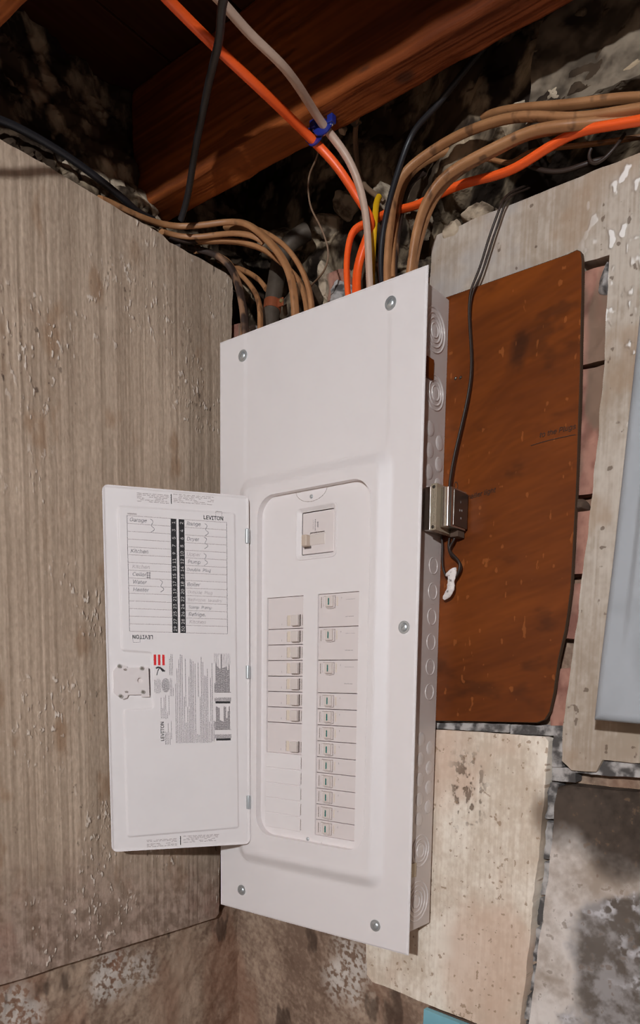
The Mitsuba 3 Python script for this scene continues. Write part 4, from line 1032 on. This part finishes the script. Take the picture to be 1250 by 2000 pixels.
    'curl1': [[0.622, 0.1, 1.0903], [0.6076, 0.09, 1.0684], [0.5918, 0.09, 1.0637], [0.583, 0.09, 1.0706], [0.5842, 0.09, 1.0833]],
    'curl2': [[0.594, 0.11, 1.0777], [0.5646, 0.1, 1.0746], [0.537, 0.1, 1.0787], [0.5079, 0.1, 1.0926], [0.4834, 0.12, 1.118]],
    'left_far_wire': [[-0.06, -0.3612, 1.0722], [-0.055, -0.3043, 1.0963], [-0.06, -0.2443, 1.1281]],
}


def flat(r1, r2):
    """profile of a flat two-wire cable"""
    a = np.arange(14) * 2 * math.pi / 14
    return np.stack([np.sign(np.cos(a)) * np.abs(np.cos(a)) ** 0.6 * r1, np.sign(np.sin(a)) * np.abs(np.sin(a)) ** 0.8 * r2], 1)


def cable(path, mat, r, label, name='cable', r2=None, group=None, radii=None, cat='cable', n=6, up=(0.3, 0.2, 0.9)):
    return obj(name, tube(PATHS[path], r, r2, seg=12, n=n, radii=radii, up=up, profile=flat(r, r2) if r2 else None), mat, smooth=50, label=label, cat=cat, group=group)


G1, G2 = 'cables feeding the top of the panel', 'tan cables along the left wall into the panel'
cable('orange_main', ORANGE, 0.0070, 'thick orange cable running under the joists from the top left down to the panel', r2=0.0055, group=G1)
cable('white', WHITESH, 0.0058, 'beige-white cable running under the joist and down in front of the orange cables', r2=0.0048, group=G1)
cable('black_hang', BLACKSH, 0.0050, 'black cable hanging down to the wall corner in front of the thick orange cable')
cable('black_left', BLACKSH, 0.0055, 'black cable lying along the top edge of the left wall')
cable('black_mid', BLACKSH, 0.0042, 'black cable curving down from the right joist end into the panel', group=G1)
cable('orange_right', ORANGE, 0.0062, 'orange cable coming in from the right along the wall top and looping into the panel', r2=0.0042, group=G1)
cable('yellow', YELLOW, 0.0048, 'short piece of yellow cable showing behind the beige-white cable', group=G1)
cable('tan_top', TAN, 0.0070, 'uppermost tan cable running off to the right above the others', r2=0.0045, group=G1)
cable('tan_mid', TAN, 0.0066, 'tan cable arching from the right edge over to the panel behind the black cable', r2=0.0045, group=G1)
cable('tan_front', TAN, 0.0068, 'thick tan cable sweeping down to the panel corner in front of the orange one', r2=0.0048, group=G1)
cable('tan_front2', TAN, 0.0060, 'tan cable lying against the right side of the thick sweeping tan cable', r2=0.0045, group=G1)
cable('tan_back', TAN, 0.0055, 'tan cable curving down in the shade behind the arched tan cable', r2=0.004, group=G1)
cable('tan_back2', DARKSH, 0.0055, 'dark dusty cable dropping into the panel between the tan cables', r2=0.004, group=G1)
cable('tan_thin', TAN, 0.0032, 'thin tan cable crossing behind the right orange cable', r2=0.0026)
cable('L1', TAN, 0.0068, 'front tan cable from the left wall top, arching highest into the panel', r2=0.0046, group=G2)
cable('L2', TAN, 0.0058, 'tan cable rightmost of the left bundle', r2=0.004, group=G2)
cable('L3', TAN, 0.0062, 'tan cable lying just under the highest arching one', r2=0.0042, group=G2)
cable('L4', TAN, 0.0058, 'tan cable passing low behind the highest arching one into the panel', r2=0.004, group=G2)
cable('L5', DARKSH, 0.0072, 'dark sooty cable nearest the left wall end, dropping into the panel', r2=0.005, group=G2)
cable('L6', TAN, 0.0052, 'tan cable dropping in front of the pipe at its left', r2=0.004, group=G2)
cable('L7', TAN, 0.0055, 'short tan cable end passing behind the grey pipe', r2=0.0042, group=G2)
cable('L8', DARKSH, 0.0058, 'dark cable in the middle of the left bundle', r2=0.004, group=G2)
cable('L9', TAN, 0.0042, 'thin tan cable along the left side of the dark sooty cable', r2=0.003, group=G2)
cable('thin_wire', GREYW, 0.0014, 'thin brown wire dangling from the joist beside the panel', 'wire', cat='wire')
cable('gray_drop', GREYW, 0.0040, 'grey-brown ground wire dropping from the clamp under the joist', 'wire', cat='wire')
cable('curl1', THINBLACK, 0.0022, 'thin dark wire curled above the plaster edge at the right', 'wire', cat='wire')
cable('curl2', THINBLACK, 0.0030, 'thin dark wire lying along the right wall ledge', 'wire', cat='wire')

# grey pipe behind the cables with its copper strap
PIPET = thing('conduit_pipe', 'grey metal pipe behind the tan cables, held by a copper strap', 'pipe')
obj('pipe', tube(PATHS['conduit'], 0.0148, seg=20, n=8), PIPE, PIPET, smooth=50)
Pc = spline(PATHS['conduit'], 8)
Pz = Pc[:, 2]


def at_z(z):
    return np.array([np.interp(z, Pz[::-1], Pc[::-1, k]) for k in range(3)])


a, b = at_z(1.064), at_z(1.048)
obj('collar', tube([at_z(1.158), at_z(1.152), at_z(1.146), at_z(1.140)], 0.0165, seg=20, n=4), PIPE, PIPET, smooth=40)
st = obj('strap', cat_([tube([a, a * 0.66 + b * 0.34, a * 0.34 + b * 0.66, b], 0.0156, seg=20, n=3), rbox(a[0] + 0.010, a[0] + 0.027, a[1] - 0.004, a[1] - 0.001, b[2] + 0.002, a[2], 0.001)]), COPPER, PIPET, smooth=40, label='copper strap')
m = lathe([(0, 0.003), (0.0026, 0.0026), (0.0036, 0.001), (0.0036, -0.001), (0, -0.001)], 16, 'y', (a[0] + 0.0235, a[1] - 0.004, (a[2] + b[2]) / 2 + 0.002))
obj('screw', m, BRASS, st, smooth=40)

# blue cable staples under the joist
for (c, d, lab) in ((np.array([0.2445, -0.0350, 1.1792]), np.array([-0.22, 0.90, -0.12]), 'blue plastic cable staple over the beige-white cable'),
                    (np.array([0.2290, -0.0300, 1.1740]), np.array([0.05, 0.95, -0.25]), 'blue plastic cable staple over the thick orange cable')):
    s = thing('cable_staple', lab, 'staple', 'blue cable staples under the joist')
    d = d / np.linalg.norm(d)
    acr = np.cross(d, [0, 0, 1.0])
    acr /= np.linalg.norm(acr)
    upv = np.cross(acr, d)
    pts = [c + acr * 0.0125 + upv * 0.010, c + acr * 0.0110 + upv * 0.002] + [c + 0.0090 * (acr * math.cos(t) - upv * 0.85 * math.sin(t)) for t in np.linspace(0.35, math.pi - 0.35, 6)] + [c - acr * 0.0110 + upv * 0.002, c - acr * 0.0125 + upv * 0.010]
    obj('strap', tube(pts, 0.0052, 0.0011, n=4, up=upv, profile=[(-0.0052, -0.0010), (0.0052, -0.0010), (0.0052, 0.0010), (-0.0052, 0.0010)] if abs(np.cross([0, 0, 1], d)[0]) > 2 else [(-0.0010, -0.0052), (0.0010, -0.0052), (0.0010, 0.0052), (-0.0010, 0.0052)]), BLUEP, s, smooth=30)
    for k in (-1, 1):
        q = c + acr * 0.0135 * k + upv * 0.006
        obj('foot', rbox(q[0] - 0.0048, q[0] + 0.0048, q[1] - 0.0048, q[1] + 0.0048, q[2] - 0.006, 1.1915, 0.001), BLUEP, s, smooth=30)
        obj('nail', rock(q - np.array([0, 0, 0.0075]), (0.005, 0.005, 0.003), 3, 2, 0.05), ZINC, s, smooth=50)

# ground clamp under the far edge of the joist
CL = thing('ground_clamp', 'small corroded metal clamp under the joist, right of the beige-white cable', 'clamp')
cx_, cy_, cz_ = 0.2650, 0.0120, 1.2080
obj('body', rbox(cx_ - 0.008, cx_ + 0.008, cy_ - 0.007, cy_ + 0.010, cz_ - 0.007, cz_ + 0.007, 0.002), STEEL, CL, smooth=40)
obj('body', rock((cx_ - 0.026, cy_ + 0.006, cz_ - 0.003), (0.012, 0.012, 0.016), 9), CORE, CL, smooth=50)
obj('screw', lathe([(0, 0.006), (0.004, 0.0055), (0.006, 0.003), (0.006, 0), (0, 0)], 16, 'y', (cx_ - 0.001, cy_ - 0.007, cz_ + 0.002)), ZINC, CL, smooth=40)
obj('screw', rock((cx_ + 0.026, cy_ + 0.002, cz_ + 0.020), (0.010, 0.009, 0.010), 12), BRASS, CL, smooth=50)
obj('arm', tube([(cx_ + 0.004, cy_, cz_), (cx_ + 0.010, cy_, cz_ + 0.012), (cx_ + 0.018, cy_, cz_ + 0.020), (cx_ + 0.026, cy_, cz_ + 0.020)], 0.0022, n=5), BRASS, CL, smooth=50)

# ---------------------------------------------------------------- plywood board with pencilled notes
PW = thing('plywood_board', 'varnished brown plywood board on the wall right of the panel', 'board')
pw = sg.Polygon([(0.31, 0.9600), (0.3674, 0.9624), (0.5600, 0.9650), (0.5720, 0.9665), (0.5770, 0.9630), (0.5791, 0.9520), (0.5822, 0.870), (0.5851, 0.7852), (0.5868, 0.6586), (0.5868, 0.5353), (0.5815, 0.480), (0.5742, 0.4400), (0.5700, 0.395), (0.5650, 0.3680), (0.5585, 0.3570), (0.5480, 0.3525), (0.45, 0.350), (0.31, 0.3455)])
obj('board', weathered(prism_y(pw, 0.0895, 0.0990), 0.012, 0.0006, 0.0009, 22, 501, 1), PLY, PW, smooth=30)
edge_ = pw.buffer(0.0006).difference(pw.buffer(-0.0012))
obj('edge', prism_y(edge_, 0.0900, 0.0995), PLYEDGE, PW, smooth=30, label='dark worn board edge')


def note(s, h, x, z, rot, slant=0.25):
    return frame_y(text(s, h, x, z, -0.0885, rot, slant=slant))


obj('handwriting', note('smaller light', 0.0066, 0.4185, 0.6715, 6), MARKER, PW, label='faint handwritten words beside the transformer')
obj('handwriting', note('to the Plugs', 0.0066, 0.5325, 0.7400, 3), MARKER, PW, label='faint handwritten words near the right edge')
obj('pencil_line', frame_y(stroke([(0.521, 0.7315), (0.545, 0.7340), (0.583, 0.7350)], 0.0008, -0.0885)), MARKER, PW)
obj('pencil_line', frame_y(stroke([(0.4035, 0.693), (0.4065, 0.7), (0.4095, 0.695), (0.405, 0.688)], 0.001, -0.0885)), MARKER, PW)
for k, (x, z) in enumerate(((0.400, 0.846), (0.408, 0.8455))):
    obj('nail', rock((x, 0.089, z), (0.005, 0.004, 0.005), 20 + k, 2, 0.1), STEEL, PW, smooth=40)

# ---------------------------------------------------------------- bell transformer on the side of the box
TR = thing('bell_transformer', 'small metal bell transformer mounted on the right side of the panel box', 'transformer')


def shell(x0, x1, y0, y1, z0, z1, r):
    """a steel half-shell rounded along its upright edges only"""
    g = rrect(x0, x1, y0, y1, r, 8)
    m = trimesh.creation.extrude_polygon(g, z1 - z0, engine='earcut')
    m.apply_translation((0, 0, z0))
    return m


obj('end_bell', shell(0.3862, 0.4005, 0.0310, 0.0860, 0.6235, 0.6830, 0.0045), CHROME, TR, smooth=35, label='chromed steel shell')
obj('core', cat_([box(0.4008 + 0.0011 * k, 0.4008 + 0.0011 * k + 0.0009, 0.0275, 0.0870, 0.6215, 0.6855) for k in range(9)]), CORE, TR, label='beige stack of iron sheets')
for z_ in (0.6260, 0.6810):
    obj('rivet', lathe([(0, 0.0012), (0.0018, 0.0009), (0.0024, 0), (0, 0)], 14, 'y', (0.4055, 0.0275, z_)), STEEL, TR, smooth=40)
rear = obj('end_bell', shell(0.4112, 0.4290, 0.0335, 0.0860, 0.6265, 0.6800, 0.0075), CHROME, TR, smooth=35, label='rounded chromed steel shell')
obj('face_plate', rbox(0.4286, 0.4302, 0.0430, 0.0840, 0.6285, 0.6780, 0.0008), STEEL, rear, label='dark worn face with small marks')
for k, (y, z_) in enumerate(((0.062, 0.663), (0.066, 0.652), (0.060, 0.6515), (0.064, 0.641))):
    obj('dimple', lathe([(0, 0.0008), (0.0014, 0.0005), (0.0019, 0), (0, 0)], 12, 'x', (0.4302, y, z_)), (GAP, ZINC, ZINC, ZINC)[k], rear, smooth=40)
obj('terminal_board', rbox(0.4120, 0.4250, 0.0660, 0.0860, 0.6170, 0.6270, 0.001), DIRT, TR, label='dark terminal block underneath')

cable('bell_wire', THINBLACK, 0.0017, 'thin dark bell wire hanging over the plywood down to the transformer', 'bell_wire', cat='wire', group='pair of bell wires')
cable('bell_wire2', THINBLACK, 0.0014, 'second thin dark bell wire running beside the first over the plywood', 'bell_wire', cat='wire', group='pair of bell wires')
LW = thing('taped_wire', 'dark wire loop under the transformer with its ends wrapped in white tape', 'wire')
obj('lead', tube(PATHS['loop_a'], 0.0017, seg=8), THINBLACK, LW, smooth=50)
obj('lead', tube(PATHS['loop_b'], 0.0020, seg=8), THINBLACK, LW, smooth=50)
obj('lead', tube(PATHS['loop_c'], 0.0017, seg=8), THINBLACK, LW, smooth=50)
tp = tube(PATHS['tape'], 0.0082, 0.0042, seg=14, n=6, radii=[1.25, 0.85, 0.72, 0.78, 0.72, 0.35], up=(0, 1, 0))
v = np.array(tp.vertices)
v += 0.0020 * (meshkit.fbm(v * 260, 3, 77)[:, None] - 0.5)
obj('tape', trimesh.Trimesh(v, tp.faces, process=False), TAPE, LW, smooth=45, label='crumpled white tape')

# ---------------------------------------------------------------- metal cabinet at the right edge
MC = thing('metal_cabinet', 'pale grey metal cabinet cut off by the right edge of the picture', 'cabinet')
TLT = math.radians(3.0)
CM = np.array([[math.cos(TLT), 0, math.sin(TLT), 0.6500], [0, 1, 0, 0], [-math.sin(TLT), 0, math.cos(TLT), 0.3620], [0, 0, 0, 1.0]])


def in_cab(m):
    m = tri(m).copy()
    m.apply_transform(CM)
    return m




def cab_front(x, z):
    """the pressed face: rounded edges and one upright crease that dies out towards the bottom"""
    e = np.minimum(np.minimum(x, 0.42 - x), np.minimum(z, 0.62 - z))
    k = np.clip(e / 0.010, 0, 1)
    crease = 0.0050 * sstep(0.0330, 0.0240, x) * sstep(0.05, 0.22, z)
    dent = 0.0012 * np.exp(-((x - 0.043) / 0.012) ** 2 - ((z - 0.075) / 0.022) ** 2)
    return 0.0200 + 0.010 * (1 - np.sqrt(1 - (1 - k) ** 2)) + crease + dent


cx = np.unique(np.round(np.r_[np.arange(0, 0.012, 0.001), np.arange(0.012, 0.06, 0.0015), np.arange(0.06, 0.41, 0.01), np.arange(0.41, 0.4201, 0.001)], 5))
cz = np.unique(np.round(np.r_[np.arange(0, 0.012, 0.001), np.arange(0.012, 0.61, 0.008), np.arange(0.61, 0.6201, 0.001)], 5))
obj('body', in_cab(grid_solid(cx, cz, cab_front, lambda x, z: 0.0985 + 0 * x, lambda u, v, h: np.stack([u, h, v], -1))), CABINET, MC, smooth=40)
obj('knob', in_cab(lathe([(0, 0.012), (0.008, 0.011), (0.010, 0.008), (0.010, 0), (0, 0)], 20, 'y', (0.37, 0.0200, 0.30))), ZINC, MC, smooth=40)

BB = thing('blue_board', 'light blue painted board leaning at the bottom edge below the pale slab', 'board')
bb = sg.Polygon([(0.3815, -0.1180), (0.45, -0.1225), (0.62, -0.1310), (0.62, -0.62), (0.375, -0.62)])
obj('face', prism_y(bb, 0.0860, 0.0960), BLUEBOARD, BB)
obj('edge', weathered(prism_y(sg.Polygon([(0.384, -0.1170), (0.45, -0.1205), (0.53, -0.1250), (0.53, -0.131), (0.45, -0.126), (0.384, -0.1215)]), 0.0960, 0.0998), 0.004, 0.002, 0.001, 60, 601, 1), DIRT, BB, smooth=40)

# ---------------------------------------------------------------- the lamp that lights the scene
LB = thing('light_bulb', 'bare light bulb hanging below the joists behind the photographer', 'lamp')
gl = trimesh.creation.icosphere(subdivisions=3, radius=LAMP_RADIUS)
gl.apply_translation(LAMP)
scene[LB + '__globe'] = {**mikit.ply(gl, 'mat_ink_white', smooth=True), 'emitter': {'type': 'area', 'radiance': {'type': 'rgb', 'value': list(LAMP_RADIANCE)}}}
obj('socket', lathe([(0, 0.085), (0.012, 0.085), (0.018, 0.075), (0.020, 0.040), (0.016, 0.028), (0, 0.028)], 20, 'z', LAMP), BLACKSH, LB, smooth=40)
obj('cord', tube([LAMP + [0, 0, 0.08], LAMP + [0.004, 0, 0.20], LAMP + [0, 0.004, 0.30], LAMP + [0, 0, 0.401]], 0.003, n=5), BLACKSH, LB, smooth=40)
